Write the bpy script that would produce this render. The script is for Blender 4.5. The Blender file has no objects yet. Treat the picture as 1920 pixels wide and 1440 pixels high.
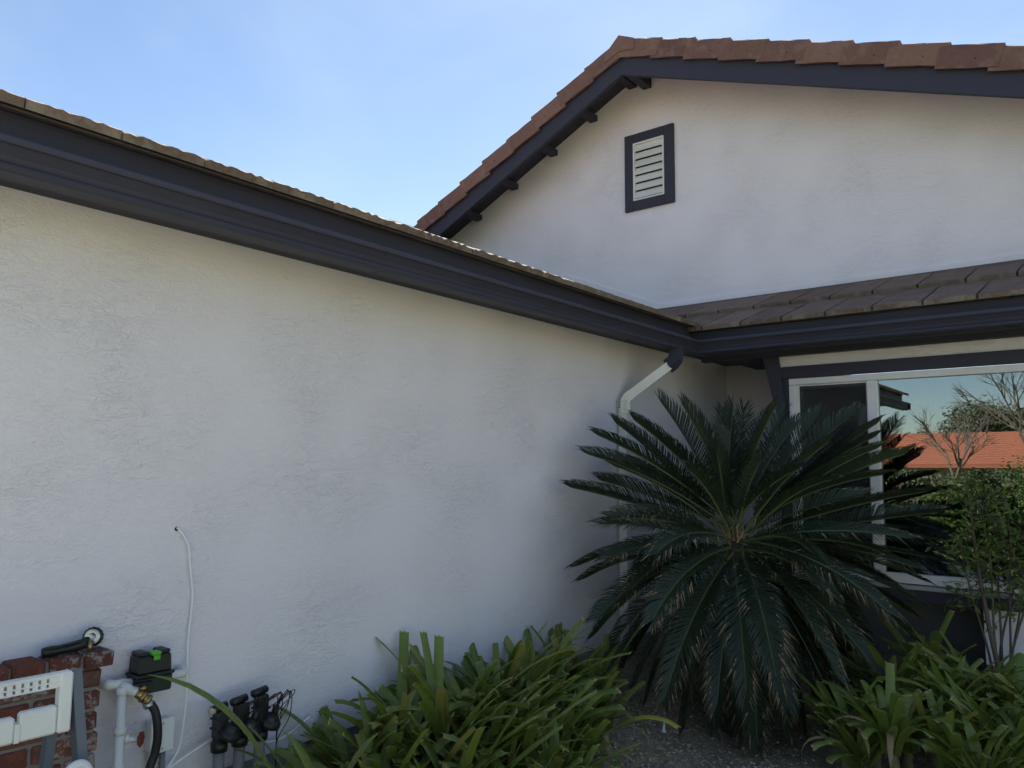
import bpy, math, random
from math import sin, cos, pi, radians as rad
from mathutils import Vector, Matrix, noise as mnoise

random.seed(7)
scn = bpy.context.scene
col = scn.collection

# ------------------------------------------------------------------ camera
cam_d = bpy.data.cameras.new('camera')
cam = bpy.data.objects.new('camera', cam_d); col.objects.link(cam)
scn.camera = cam
YAW, PIT, ROLL = 0.68058, 0.1077, 0.00755
fw = Vector((-sin(YAW)*cos(PIT), cos(YAW)*cos(PIT), sin(PIT)))
r0 = Vector((cos(YAW), sin(YAW), 0)); u0 = r0.cross(fw)
Rv = r0*cos(ROLL)+u0*sin(ROLL); Uv = u0*cos(ROLL)-r0*sin(ROLL)
m = Matrix((Rv, Uv, -fw)).transposed().to_4x4()
m.translation = Vector((2.84, -6.533, 1.6))
cam.matrix_world = m
cam_d.sensor_width = 36.0
cam_d.lens = 1460/1920*36
cam_d.clip_start = 0.05; cam_d.clip_end = 3000

# ------------------------------------------------------------------ sky, sun, exposure
SUN_AZ = Vector((-0.5, 0.866, 0)).normalized()
SUN_EL = rad(46)
w = bpy.data.worlds.new('World'); scn.world = w; w.use_nodes = True
nt = w.node_tree
sky = nt.nodes.new('ShaderNodeTexSky'); sky.sky_type = 'NISHITA'; sky.sun_disc = False
sky.sun_elevation = SUN_EL
sky.sun_rotation = math.atan2(SUN_AZ.x, SUN_AZ.y)
sky.air_density = 1.0; sky.dust_density = 0.1; sky.ozone_density = 1.0; sky.altitude = 100
# thin high haze drawn through the blue, all round the sky
tcw = nt.nodes.new('ShaderNodeTexCoord'); mpw = nt.nodes.new('ShaderNodeMapping'); mpw.inputs['Scale'].default_value = (1, 1, 2.2)
cnz = nt.nodes.new('ShaderNodeTexNoise'); cnz.inputs['Scale'].default_value = 1.7; cnz.inputs['Detail'].default_value = 5; cnz.inputs['Roughness'].default_value = .5; cnz.inputs['Distortion'].default_value = .4
crw = nt.nodes.new('ShaderNodeValToRGB'); crw.color_ramp.elements[0].position = .42; crw.color_ramp.elements[1].position = .72
crw.color_ramp.elements[0].color = (0, 0, 0, 1); crw.color_ramp.elements[1].color = (.42, .42, .42, 1)
mxw = nt.nodes.new('ShaderNodeMix'); mxw.data_type = 'RGBA'; mxw.inputs[7].default_value = (4.6, 5.6, 6.4, 1)
nt.links.new(tcw.outputs['Generated'], mpw.inputs[0]); nt.links.new(mpw.outputs[0], cnz.inputs['Vector']); nt.links.new(cnz.outputs['Fac'], crw.inputs[0])
nt.links.new(crw.outputs[0], mxw.inputs[0]); nt.links.new(sky.outputs[0], mxw.inputs[6])
nt.links.new(mxw.outputs[2], nt.nodes['Background'].inputs[0])
nt.nodes['Background'].inputs[1].default_value = 0.050
sd = bpy.data.lights.new('sun', 'SUN'); sd.energy = 5.0; sd.angle = rad(0.53); sd.color = (1, .95, .87)
sun = bpy.data.objects.new('sun', sd); col.objects.link(sun)
sdir = Vector((SUN_AZ.x*cos(SUN_EL), SUN_AZ.y*cos(SUN_EL), sin(SUN_EL)))
sun.rotation_euler = sdir.to_track_quat('Z', 'Y').to_euler()
sun.location = (0, 0, 30)
vs = scn.view_settings
vs.view_transform = 'Standard'; vs.look = 'None'; vs.exposure = 1.74; vs.gamma = 1.0; vs.use_curve_mapping = False
scn.cycles.max_bounces = 6; scn.cycles.diffuse_bounces = 4; scn.cycles.transparent_max_bounces = 16
scn.cycles.use_denoising = True; scn.cycles.use_adaptive_sampling = True; scn.cycles.adaptive_threshold = 0.02

# ------------------------------------------------------------------ materials
def mat(name, base, rough=0.7, metal=0.0, spec=0.5):
    m = bpy.data.materials.new(name); m.use_nodes = True
    b = m.node_tree.nodes['Principled BSDF']
    b.inputs['Base Color'].default_value = (*base, 1); b.inputs['Roughness'].default_value = rough
    b.inputs['Metallic'].default_value = metal; b.inputs['Specular IOR Level'].default_value = spec
    return m
class N:
    """small helper to write node graphs"""
    def __init__(s, m): s.m = m; s.t = m.node_tree; s.b = s.t.nodes.get('Principled BSDF'); s._c = {}
    def n(s, ty, **k):
        x = s.t.nodes.new(ty)
        for a, v in k.items(): setattr(x, a, v)
        return x
    def l(s, a, b): s.t.links.new(a, b)
    def coord(s, kind='Object', scale=(1, 1, 1), rot=(0, 0, 0), src=None):
        mp = s.n('ShaderNodeMapping'); mp.inputs['Scale'].default_value = scale; mp.inputs['Rotation'].default_value = rot
        if src is None:
            if kind == 'World':
                src = s.n('ShaderNodeNewGeometry').outputs['Position']
            else:
                src = s.n('ShaderNodeTexCoord').outputs[kind]
        s.l(src, mp.inputs[0]); return mp.outputs[0]
    def noise(s, v, scale, detail=4, rough=.55, dist=0):
        x = s.n('ShaderNodeTexNoise'); s.l(v, x.inputs['Vector'])
        x.inputs['Scale'].default_value = scale; x.inputs['Detail'].default_value = detail
        x.inputs['Roughness'].default_value = rough; x.inputs['Distortion'].default_value = dist
        return x.outputs['Fac']
    def ramp(s, f, pts):
        x = s.n('ShaderNodeValToRGB'); s.l(f, x.inputs[0]); e = x.color_ramp.elements
        while len(e) < len(pts): e.new(.5)
        for i, (p, c) in enumerate(pts):
            e[i].position = p; e[i].color = (*c, 1) if isinstance(c, tuple) else (c, c, c, 1)
        return x.outputs[0]
    def math(s, op, a, b=0.0, clamp=False):
        x = s.n('ShaderNodeMath', operation=op); x.use_clamp = clamp
        for i, v in ((0, a), (1, b)):
            if isinstance(v, (int, float)): x.inputs[i].default_value = v
            else: s.l(v, x.inputs[i])
        return x.outputs[0]
    def mix(s, f, a, b, mode='MIX'):
        x = s.n('ShaderNodeMix', data_type='RGBA', blend_type=mode)
        for i, v in ((0, f), (6, a), (7, b)):
            if isinstance(v, (int, float)): x.inputs[i].default_value = v
            elif isinstance(v, tuple): x.inputs[i].default_value = (*v, 1)
            else: s.l(v, x.inputs[i])
        return x.outputs[2]
    def rnd(s): return s.n('ShaderNodeObjectInfo').outputs['Random']
    def bump(s, h, strength, dist=0.01):
        x = s.n('ShaderNodeBump'); x.inputs['Strength'].default_value = strength; x.inputs['Distance'].default_value = dist
        s.l(h, x.inputs['Height']); s.l(x.outputs[0], s.b.inputs['Normal'])
    def base(s, c): s.l(c, s.b.inputs['Base Color'])
    def rough(s, c): s.l(c, s.b.inputs['Roughness'])

def stucco_mat(name, c, lines=1.0):
    """hand-trowelled stucco under several coats of paint: sandy grain, drag marks, a few ridges and hairline cracks"""
    m = mat(name, c, .85, 0, .2); g = N(m)
    p = g.coord('World')
    pa = g.coord('World', (1, 1, 2.0), (rad(32), rad(14), 0))
    fine = g.noise(p, 170, 2, .7)
    drag = g.noise(pa, 30, 3, .7, .8)
    rid = g.noise(pa, 13, 3, .62, .9)
    big = g.noise(p, 2.2, 1)
    l1 = g.ramp(rid, [(.44, 0.), (.493, 1.), (.499, 0.2), (.505, 0.), (.62, .0), (.645, .8), (.652, 0.)])
    l1 = g.math('MULTIPLY', l1, g.ramp(big, [(.30, .35), (.70, 1.)]))
    h = g.math('ADD', g.math('MULTIPLY', l1, .42*lines), g.math('MULTIPLY', g.ramp(drag, [(.40, 0.), (.60, 1.)]), .30))
    h = g.math('ADD', h, g.math('MULTIPLY', fine, .30))
    h = g.math('MULTIPLY', h, g.ramp(big, [(.32, .45), (.68, 1.)]))
    g.bump(h, .75, .0058)
    cc = g.mix(g.ramp(big, [(.35, 0.), (.7, 1.)]), c, tuple(x*.975 for x in c))
    cr = g.math('MULTIPLY', g.ramp(rid, [(.4975, 0.), (.4995, 1.), (.502, 0.)]), g.ramp(big, [(.50, 0.), (.66, .22)]))
    cc = g.mix(cr, cc, (.30, .29, .29))
    sp = g.ramp(fine, [(.80, 0.), (.83, .4)])
    g.base(g.mix(sp, cc, (.25, .24, .22))); return m
M = {}
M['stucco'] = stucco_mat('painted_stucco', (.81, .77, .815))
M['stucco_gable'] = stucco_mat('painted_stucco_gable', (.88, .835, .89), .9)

def paint_mat(name, c, rough=.5, grain=(6, 6, 60), bs=.12):
    m = mat(name, c, rough, 0, .4); g = N(m)
    p = g.coord('World', grain)
    n1 = g.noise(p, 2.0, 5, .6); n2 = g.noise(g.coord('World'), 3, 4, .6)
    g.base(g.mix(n2, tuple(x*.8 for x in c), tuple(min(1, x*1.25) for x in c)))
    g.rough(g.math('ADD', g.math('MULTIPLY', n2, .25), rough-.12))
    g.bump(n1, bs, .004); return m
M['charcoal'] = paint_mat('charcoal_paint', (.037, .036, .058), .6, (1, 1, 40), .35)
M['gutter'] = paint_mat('gutter_paint', (.050, .050, .074), .55, (3, 3, 3), .05)
M['gutter'].node_tree.nodes['Principled BSDF'].inputs['Specular IOR Level'].default_value = .3
M['white_paint'] = paint_mat('white_paint', (.72, .71, .69), .5, (4, 4, 4), .05)
M['vinyl'] = paint_mat('white_vinyl', (.76, .74, .74), .35, (3, 3, 3), .02)
M['downspout'] = paint_mat('white_downspout_paint', (.72, .71, .68), .4, (5, 5, 2), .08)
M['concrete'] = paint_mat('foundation_concrete', (.28, .28, .27), .9, (30, 30, 30), .5)
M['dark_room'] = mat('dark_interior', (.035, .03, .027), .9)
M['recess_shade'] = paint_mat('recess_shade_grey', (.13, .13, .125), .8, (2, 2, 30), .2)  # dark grey that imitates shade in the recess below the bay
M['ledge_grey'] = paint_mat('grey_ledge_paint', (.42, .42, .42), .6, (9, 9, 9), .1)

def tile_mat(name, c1, c2, sand):
    m = mat(name, c1, .88, 0, .3); g = N(m)
    p = g.coord('World'); r = g.rnd()
    ps = g.coord('Object', (14, 1.4, 14))
    n1 = g.noise(ps, 2.5, 5, .65); n2 = g.noise(p, 9, 5, .65); n3 = g.noise(p, 170, 3, .6)
    c = g.mix(g.ramp(n1, [(.3, 0.), (.7, 1.)]), c1, c2)
    hs = g.n('ShaderNodeHueSaturation'); g.l(c, hs.inputs['Color'])
    g.l(g.math('ADD', g.math('MULTIPLY', r, .35), .83), hs.inputs['Value'])
    g.l(g.math('ADD', g.math('MULTIPLY', r, .012), .494), hs.inputs['Hue'])
    c = g.mix(g.ramp(n2, [(.50, 0.), (.70, .85)]), hs.outputs[0], sand)
    li = g.ramp(g.noise(p, 26, 4, .7), [(.66, 0.), (.73, .35)])
    c = g.mix(li, c, (.30, .27, .23))
    c = g.mix(g.ramp(g.noise(p, 4.5, 5, .7), [(.55, 0.), (.75, .5)]), c, tuple(x*.35 for x in c1))
    g.base(c)
    g.bump(g.math('ADD', g.math('MULTIPLY', n1, .6), g.math('ADD', g.math('MULTIPLY', n3, .5), n2)), .6, .008); return m
M['tile_brown'] = tile_mat('brown_concrete_tile', (.17, .108, .085), (.22, .145, .115), (.27, .195, .15))
M['tile_lip'] = tile_mat('sandy_tile_lip', (.19, .14, .105), (.14, .10, .078), (.31, .255, .20))
M['tile_red'] = tile_mat('red_brown_rake_tile', (.225, .125, .10), (.18, .098, .082), (.28, .18, .15))
M['roof_sheet'] = tile_mat('roof_underlay', (.12, .09, .08), (.16, .12, .1), (.2, .16, .13))
M['nail'] = mat('dark_nail', (.02, .015, .012), .6)

def brick_mat():
    m = mat('used_brick', (.25, .07, .04), .9, 0, .2); g = N(m)
    r = g.rnd(); p = g.coord('World')
    c = g.ramp(r, [(0, (.15, .050, .034)), (.3, (.21, .075, .048)), (.55, (.12, .048, .038)), (.75, (.22, .09, .062)), (1, (.15, .085, .07))])
    n = g.noise(p, 38, 6, .7)
    c = g.mix(g.ramp(n, [(.35, .6), (.6, 0.)]), c, (.07, .03, .025))
    wn = g.noise(p, 26, 6, .75, .3)
    k = g.math('SUBTRACT', wn, g.math('MULTIPLY', g.math('FRACT', g.math('MULTIPLY', r, 7.13)), .2))
    c = g.mix(g.ramp(k, [(.46, 0.), (.54, .6)]), c, (.45, .41, .38))
    g.base(c)
    g.bump(g.math('ADD', n, g.noise(p, 220, 3)), .7, .004); return m
M['brick'] = brick_mat()
M['mortar'] = paint_mat('mortar', (.24, .22, .20), .95, (60, 60, 60), .8)

def leaf_mat(name, c1, c2, rough=.4, trans=.25, tip=None, scale=(1, 1, 1)):
    m = bpy.data.materials.new(name); m.use_nodes = True; g = N(m)
    b = g.b; b.inputs['Roughness'].default_value = rough; b.inputs['Specular IOR Level'].default_value = .45
    r = g.rnd()
    c = g.mix(r, c1, c2)
    n = g.noise(g.coord('Object', (60, 4, 4)), 1.6, 4, .6)
    c = g.mix(g.ramp(n, [(.3, 0.), (.75, .5)]), c, tuple(x*1.5 for x in c2))
    n2 = g.noise(g.coord('World'), 14, 3, .6)
    c = g.mix(g.ramp(n2, [(.66, 0.), (.76, .55)]), c, tuple((c2[0]*2.0, c2[1]*1.5, c2[2]*1.1)))
    g.base(c)
    tr = g.n('ShaderNodeBsdfTranslucent'); g.l(g.mix(.5, c, (c2[0]*1.6, c2[1]*1.8, c2[2]*.8)), tr.inputs[0])
    mx = g.n('ShaderNodeMixShader'); mx.inputs[0].default_value = trans
    g.l(b.outputs[0], mx.inputs[1]); g.l(tr.outputs[0], mx.inputs[2])
    g.l(mx.outputs[0], g.t.nodes['Material Output'].inputs[0])
    g.bump(n, .25, .003); return m
M['strap'] = leaf_mat('strap_leaf', (.075, .122, .024), (.195, .24, .052), .40, .28)
M['strap_tip'] = mat('dry_cut_leaf_edge', (.42, .33, .17), .8)
M['strap_sun'] = leaf_mat('sun_patch_yellow', (.30, .27, .05), (.38, .33, .06), .5, .3)  # yellow stands in for a patch of sun on one leaf
M['strap_old'] = leaf_mat('old_strap_leaf', (.20, .20, .045), (.30, .27, .08), .55, .25)
M['strap_dry'] = leaf_mat('dead_leaf', (.22, .15, .08), (.30, .22, .13), .8, .15)
M['strap_stem'] = mat('old_leaf_base', (.16, .15, .07), .8)
M['sago'] = leaf_mat('sago_leaflet', (.013, .025, .012), (.022, .038, .018), .52, .10)
M['sago_rachis'] = mat('sago_rachis', (.075, .10, .035), .5)
M['sago_tan'] = leaf_mat('dry_sago_tip', (.22, .15, .085), (.30, .21, .125), .8, .15)
M['sago_trunk'] = mat('sago_trunk', (.035, .025, .017), .95)
M['bark'] = mat('shrub_bark', (.13, .10, .075), .9)
M['shrub_leaf'] = leaf_mat('shrub_leaf', (.07, .12, .025), (.14, .19, .045), .4, .3)
M['hedge_leaf'] = leaf_mat('hedge_leaf', (.04, .075, .015), (.085, .13, .025), .45, .3)
M['tree_leaf'] = leaf_mat('evergreen_leaf', (.055, .075, .045), (.09, .11, .06), .6, .2)
M['black_plastic'] = mat('black_plastic', (.012, .014, .013), .45)
M['dark_green_plastic'] = mat('dark_green_plastic', (.016, .028, .022), .5)
M['green_plastic'] = mat('bright_green_plastic', (.10, .42, .03), .45)
M['grey_pvc'] = mat('grey_pvc', (.20, .20, .20), .6)
M['pvc'] = paint_mat('painted_pvc', (.68, .68, .67), .5, (8, 8, 8), .25)
M['white_plastic'] = paint_mat('white_moulded_plastic', (.74, .74, .72), .45, (20, 20, 20), .08)
M['grey_metal'] = paint_mat('blue_grey_metal', (.12, .14, .17), .45, (2, 2, 30), .05)
M['brass'] = mat('brass', (.38, .27, .12), .38, .9)
M['steel'] = mat('steel', (.5, .48, .44), .3, .95)
M['rubber'] = mat('black_rubber', (.014, .014, .015), .55)
M['red_paint'] = mat('rusty_red_paint', (.20, .045, .025), .6)
M['wire_white'] = mat('white_cable', (.86, .86, .86), .5)
M['wire_dark'] = mat('dark_wire', (.02, .02, .02), .6)
M['beige'] = mat('beige_plastic', (.5, .42, .3), .5)
M['terracotta'] = None

def terra():
    m = mat('orange_clay_tile', (.42, .13, .06), .85); g = N(m)
    r = g.rnd(); p = g.coord('World')
    c = g.mix(g.noise(p, 1.3, 4), (.27, .078, .04), (.36, .12, .065)); g.base(c); return m
M['terracotta'] = terra()
M['far_wall'] = mat('neighbour_stucco', (.55, .47, .38), .9)
M['far_glass'] = mat('neighbour_glass', (.05, .06, .07), .1)

def glass_mat():
    m = bpy.data.materials.new('window_glass'); m.use_nodes = True; g = N(m)
    t = g.t; t.nodes.remove(g.b)
    gl = g.n('ShaderNodeBsdfGlossy'); gl.inputs['Roughness'].default_value = 0.0; gl.inputs[0].default_value = (.86, .95, .98, 1)
    tr = g.n('ShaderNodeBsdfTransparent'); tr.inputs[0].default_value = (.5, .55, .52, 1)
    lw = g.n('ShaderNodeFresnel'); lw.inputs[0].default_value = 1.5
    f = g.math('ADD', g.math('MULTIPLY', lw.outputs[0], .9), .20, True)
    mx = g.n('ShaderNodeMixShader'); g.l(f, mx.inputs[0]); g.l(tr.outputs[0], mx.inputs[1]); g.l(gl.outputs[0], mx.inputs[2])
    # float glass is never perfectly flat
    bp = g.n('ShaderNodeBump'); bp.inputs['Strength'].default_value = .02; bp.inputs['Distance'].default_value = .01
    g.l(g.noise(g.coord('World'), 2.2, 1), bp.inputs['Height']); g.l(bp.outputs[0], gl.inputs['Normal'])
    g.l(mx.outputs[0], t.nodes['Material Output'].inputs[0]); return m
M['glass'] = glass_mat()
def screen_mat():
    m = bpy.data.materials.new('insect_screen'); m.use_nodes = True; g = N(m)
    g.b.inputs['Base Color'].default_value = (.03, .03, .03, 1); g.b.inputs['Roughness'].default_value = .8
    tr = g.n('ShaderNodeBsdfTransparent'); mx = g.n('ShaderNodeMixShader'); mx.inputs[0].default_value = .55
    g.l(tr.outputs[0], mx.inputs[1]); g.l(g.b.outputs[0], mx.inputs[2]); g.l(mx.outputs[0], g.t.nodes['Material Output'].inputs[0]); return m
M['screen'] = screen_mat()

def ground_mat():
    m = mat('soil_and_lawn', (.1, .08, .06), .95, 0, .15); g = N(m)
    p = g.coord('World')
    n1 = g.noise(p, 28, 6, .7); n2 = g.noise(p, 5, 4, .6); n3 = g.noise(p, 120, 4, .7)
    soil = g.mix(g.ramp(n1, [(.35, 0.), (.65, 1.)]), (.20, .165, .12), (.45, .385, .29))
    soil = g.mix(g.ramp(n3, [(.6, 0.), (.7, .8)]), soil, (.34, .30, .24))
    lawn = g.mix(n2, (.10, .13, .04), (.18, .20, .07))
    sp = g.n('ShaderNodeSeparateXYZ'); g.l(p, sp.inputs[0])
    f = g.math('ADD', g.math('MULTIPLY', sp.outputs[1], -1), g.math('MULTIPLY', n2, .5))
    k = g.ramp(g.math('MULTIPLY', f, .1), [(.50, 0.), (.53, 1.)])
    g.base(g.mix(k, soil, lawn))
    g.bump(g.math('ADD', n1, g.math('MULTIPLY', n3, .6)), .9, .02); return m
M['ground'] = ground_mat()
M['bounce'] = paint_mat('bounce_concrete', (.56, .52, .47), .9, (20, 20, 20), .4)  # pale colour chosen to throw warm sunlight back at the walls
def chip_mat():
    m = mat('mulch_chip', (.16, .12, .08), .95); g = N(m)
    n = g.noise(g.coord('World'), 60, 2)
    g.base(g.ramp(n, [(.35, (.12, .10, .075)), (.5, (.30, .25, .18)), (.65, (.55, .48, .38))])); return m
M['chip'] = chip_mat()

# ------------------------------------------------------------------ mesh helpers
class MB:
    def __init__(s): s.v = []; s.f = []; s.mi = []; s.cur = 0
    def add(s, vs, fs):
        o = len(s.v); s.v += [tuple(v) for v in vs]
        s.f += [tuple(i+o for i in f) for f in fs]; s.mi += [s.cur]*len(fs); return s
    def box(s, x0, x1, y0, y1, z0, z1):
        s.add([(x0, y0, z0), (x1, y0, z0), (x1, y1, z0), (x0, y1, z0), (x0, y0, z1), (x1, y0, z1), (x1, y1, z1), (x0, y1, z1)],
              [(0, 3, 2, 1), (4, 5, 6, 7), (0, 1, 5, 4), (1, 2, 6, 5), (2, 3, 7, 6), (3, 0, 4, 7)]); return s
    def cbox(s, x0, x1, y0, y1, z0, z1, b=.004):
        """box with chamfered edges"""
        xs, ys, zs = (x0, x1), (y0, y1), (z0, z1); v = []; idx = {}
        for i in (0, 1):
            for j in (0, 1):
                for k in (0, 1):
                    sx, sy, sz = (1, -1)[i]*b, (1, -1)[j]*b, (1, -1)[k]*b
                    for a in range(3):
                        pt = [xs[i]+sx, ys[j]+sy, zs[k]+sz]; pt[a] -= (sx, sy, sz)[a]
                        idx[i, j, k, a] = len(v); v.append(pt)
        f = []
        for a in range(3):
            o1, o2 = [q for q in range(3) if q != a]
            for e in (0, 1):
                q = []
                for (p, r) in ((0, 0), (1, 0), (1, 1), (0, 1)):
                    c = [0, 0, 0]; c[a] = e; c[o1] = p; c[o2] = r; q.append(idx[c[0], c[1], c[2], a])
                flip = (e == 0) ^ (a == 1)
                f.append(tuple(reversed(q)) if flip else tuple(q))
        for a in range(3):            # edges along axis a
            o1, o2 = [q for q in range(3) if q != a]
            for p in (0, 1):
                for r in (0, 1):
                    c0 = [0, 0, 0]; c0[o1] = p; c0[o2] = r; c1 = list(c0); c1[a] = 1
                    q = [idx[c0[0], c0[1], c0[2], o1], idx[c1[0], c1[1], c1[2], o1], idx[c1[0], c1[1], c1[2], o2], idx[c0[0], c0[1], c0[2], o2]]
                    f.append(tuple(q))
        for i in (0, 1):
            for j in (0, 1):
                for k in (0, 1): f.append((idx[i, j, k, 0], idx[i, j, k, 1], idx[i, j, k, 2]))
        s.add(v, f); return s
    def prism(s, poly, a0, a1, axis='y'):
        """poly: 2-d outline; extruded along axis from a0 to a1 (numbers, or functions of the 2-d point)"""
        n = len(poly); v = []
        for a in (a0, a1):
            for (p, q) in poly:
                t = a(p, q) if callable(a) else a
                v.append((p, t, q) if axis == 'y' else ((t, p, q) if axis == 'x' else (p, q, t)))
        f = [tuple(range(n)), tuple(range(2*n-1, n-1, -1))]
        for i in range(n): j = (i+1) % n; f.append((i, i+n, j+n, j))
        s.add(v, f); return s
    def tube(s, pts, r, n=10, cap=True, square=None):
        pts = [Vector(p) for p in pts]; N_ = len(pts); rings = []; prev = None
        for i, p in enumerate(pts):
            d = (pts[min(i+1, N_-1)]-pts[max(i-1, 0)])
            d = d.normalized() if d.length > 1e-9 else Vector((0, 0, 1))
            if prev is None:
                a = Vector((0, 0, 1)) if abs(d.z) < .9 else Vector((1, 0, 0))
                x = d.cross(a).normalized()
            else:
                x = (prev-d*prev.dot(d)).normalized()
            prev = x; y = d.cross(x); rr = r(i/(N_-1)) if callable(r) else r
            if square:
                hw, hh = square; rings.append([p+x*a_*hw+y*b_*hh for a_, b_ in ((-1, -1), (1, -1), (1, 1), (-1, 1))])
            else:
                rings.append([p+x*rr*cos(2*pi*k/n)+y*rr*sin(2*pi*k/n) for k in range(n)])
        k = len(rings[0]); v = [q for rg in rings for q in rg]; f = []
        for i in range(N_-1):
            for j in range(k): f.append((i*k+j, i*k+(j+1) % k, (i+1)*k+(j+1) % k, (i+1)*k+j))
        if cap: f += [tuple(reversed(range(k))), tuple(range((N_-1)*k, N_*k))]
        s.add(v, f); return s
    def lathe(s, c, axis, prof, n=16, scallop=0):
        """prof: (distance along axis, radius)"""
        d = Vector(axis).normalized(); a = Vector((0, 0, 1)) if abs(d.z) < .9 else Vector((1, 0, 0))
        x = d.cross(a).normalized(); y = d.cross(x); c = Vector(c); v = []; f = []
        for (t, r) in prof:
            for k in range(n):
                rr = r*(1+scallop*(1 if k % 2 else -1)); an = 2*pi*k/n
                v.append(c+d*t+x*rr*cos(an)+y*rr*sin(an))
        for i in range(len(prof)-1):
            for j in range(n): f.append((i*n+j, i*n+(j+1) % n, (i+1)*n+(j+1) % n, (i+1)*n+j))
        f += [tuple(reversed(range(n))), tuple(range((len(prof)-1)*n, len(prof)*n))]
        s.add(v, f); return s
    def mesh(s, name, mats, smooth=False):
        me = bpy.data.meshes.new(name); me.from_pydata(s.v, [], s.f)
        for x in (mats if isinstance(mats, (list, tuple)) else [mats]): me.materials.append(x)
        me.polygons.foreach_set('material_index', s.mi)
        if smooth: me.polygons.foreach_set('use_smooth', [True]*len(me.polygons))
        me.update(); return me
    def build(s, name, mats, parent=None, smooth=False, fix=True):
        me = s.mesh(name, mats, smooth)
        if fix:
            import bmesh
            b = bmesh.new(); b.from_mesh(me); bmesh.ops.recalc_face_normals(b, faces=b.faces); b.to_mesh(me); b.free()
        return put(name, me, parent)
def put(name, me, parent=None, loc=None, rot=None, scl=None):
    o = bpy.data.objects.new(name, me); col.objects.link(o)
    if parent is not None: o.parent = parent
    if loc is not None: o.location = loc
    if rot is not None: o.rotation_euler = rot
    if scl is not None: o.scale = scl
    return o
def thing(name, label, cat, loc=(0, 0, 0), group=None):
    o = bpy.data.objects.new(name, None); col.objects.link(o); o.location = loc; o.empty_display_size = .1
    return tag(o, label, cat, group)
def tag(o, label, cat, group=None):
    o['label'] = label; o['category'] = cat
    if group: o['group'] = group
    return o
def bez(pts, n=24):
    """smooth curve through points (Catmull-Rom)"""
    P = [Vector(p) for p in pts]; P = [P[0]*2-P[1]]+P+[P[-1]*2-P[-2]]; out = []
    for i in range(1, len(P)-2):
        for k in range(n):
            t = k/n; a, b, c, d = P[i-1:i+3]
            out.append(.5*((2*b)+(c-a)*t+(2*a-5*b+4*c-d)*t*t+(3*b-a-3*c+d)*t**3))
    out.append(P[-2]); return out

# ------------------------------------------------------------------ ground
def gz(x, y):
    """height of the planting bed and the land in front of the house"""
    d = min(max(x, 0.0), max(-y-.75, 0.0)) if (x > 0 and y < 0) else 0.0
    bed = .35-.25*min(1.0, d/.95)-.06*min(1.0, max(0.0, (d-1.2)/2.5))
    far = max(0.0, -y-7.0)
    return bed-.08*min(1, max(0, (d-3)/3))-.75*min(1.0, far/30)+.012*mnoise.noise(Vector((x*2.3, y*2.3, 0)))
mb = MB()
xs = [-1500, -400, -120, -50, -20, -8, -3, -1]+[-.5+.125*i for i in range(53)]+[7, 10, 16, 30, 60, 150, 400, 1500]
ys = [-1500, -400, -150, -80, -55, -40, -30, -22, -16, -12, -9]+[-8+.125*i for i in range(69)]+[3, 8, 20, 60, 200, 600, 1500]
nx = len(xs)
mb.add([(x, y, gz(x, y)) for y in ys for x in xs],
       [(j*nx+i, j*nx+i+1, (j+1)*nx+i+1, (j+1)*nx+i) for j in range(len(ys)-1) for i in range(nx-1)])
g = mb.build('ground', M['ground'], smooth=True); g['kind'] = 'structure'
mb = MB()
xd = [x for x in xs if -8 <= x <= 30]; yd = [y for y in ys if -9.5 <= y <= -6.6]; nd = len(xd)
mb.add([(x, y, gz(x, y)+.02) for y in yd for x in xd], [(j*nd+i, j*nd+i+1, (j+1)*nd+i+1, (j+1)*nd+i) for j in range(len(yd)-1) for i in range(nd-1)])
d_ = mb.build('bounce_slab', M['bounce'], smooth=True); d_['kind'] = 'structure'  # unseen slab added as a reflector, bounces sun onto walls and eaves

# ------------------------------------------------------------------ the house
house = thing('house', 'white stucco house with charcoal trim, brown tile roofs and a gable', 'house')
H = house
PITCH_A, PITCH_B = .4167, .385
WALL_END = -5.98; EAVE_END = -7.09
# walls
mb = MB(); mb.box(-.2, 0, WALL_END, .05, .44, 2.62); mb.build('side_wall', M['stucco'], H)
mb = MB(); mb.box(-.1, 1.0, .0, .2, .4405, 2.6195); mb.build('back_wall', M['stucco'], H)
mb = MB(); mb.box(-.2, -.012, WALL_END+.012, .0, -.4, .438); mb.build('foundation', M['concrete'], H)
mb = MB(); mb.box(.0, 5.0, .012, .2, -.4, .438); mb.build('foundation', M['concrete'], H)
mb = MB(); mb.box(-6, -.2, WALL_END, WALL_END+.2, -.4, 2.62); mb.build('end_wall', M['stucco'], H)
# gable wall
PEAK = (-.753, 5.446); SL, SR = .472, .3765
def under(x): return 5.55-(SL*(PEAK[0]-x) if x < PEAK[0] else SR*(x-PEAK[0]))
mb = MB()
poly = [(-5.6, 2.7), (5.2, 2.7), (5.2, under(5.2)), (PEAK[0], under(PEAK[0])), (-5.6, under(-5.6))]
mb.prism(poly, 0.0012, .2, 'y'); mb.build('gable_wall', M['stucco_gable'], H)
# flashing strips where the lower roofs meet the gable wall
mb = MB(); mb.box(-.62, 5.2, -.011, .0005, 3.00, 3.155); mb.build('flashing', M['stucco_gable'], H)
mb = MB()
za = lambda x: 2.69+PITCH_A*(.3-x)
mb.prism([(-.62, za(-.62)-.1), (-.62, za(-.62)+.075), (-4.5, za(-4.5)+.075), (-4.5, za(-4.5)-.1)], -.009, .0005, 'y')
mb.build('flashing', M['stucco_gable'], H)

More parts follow.
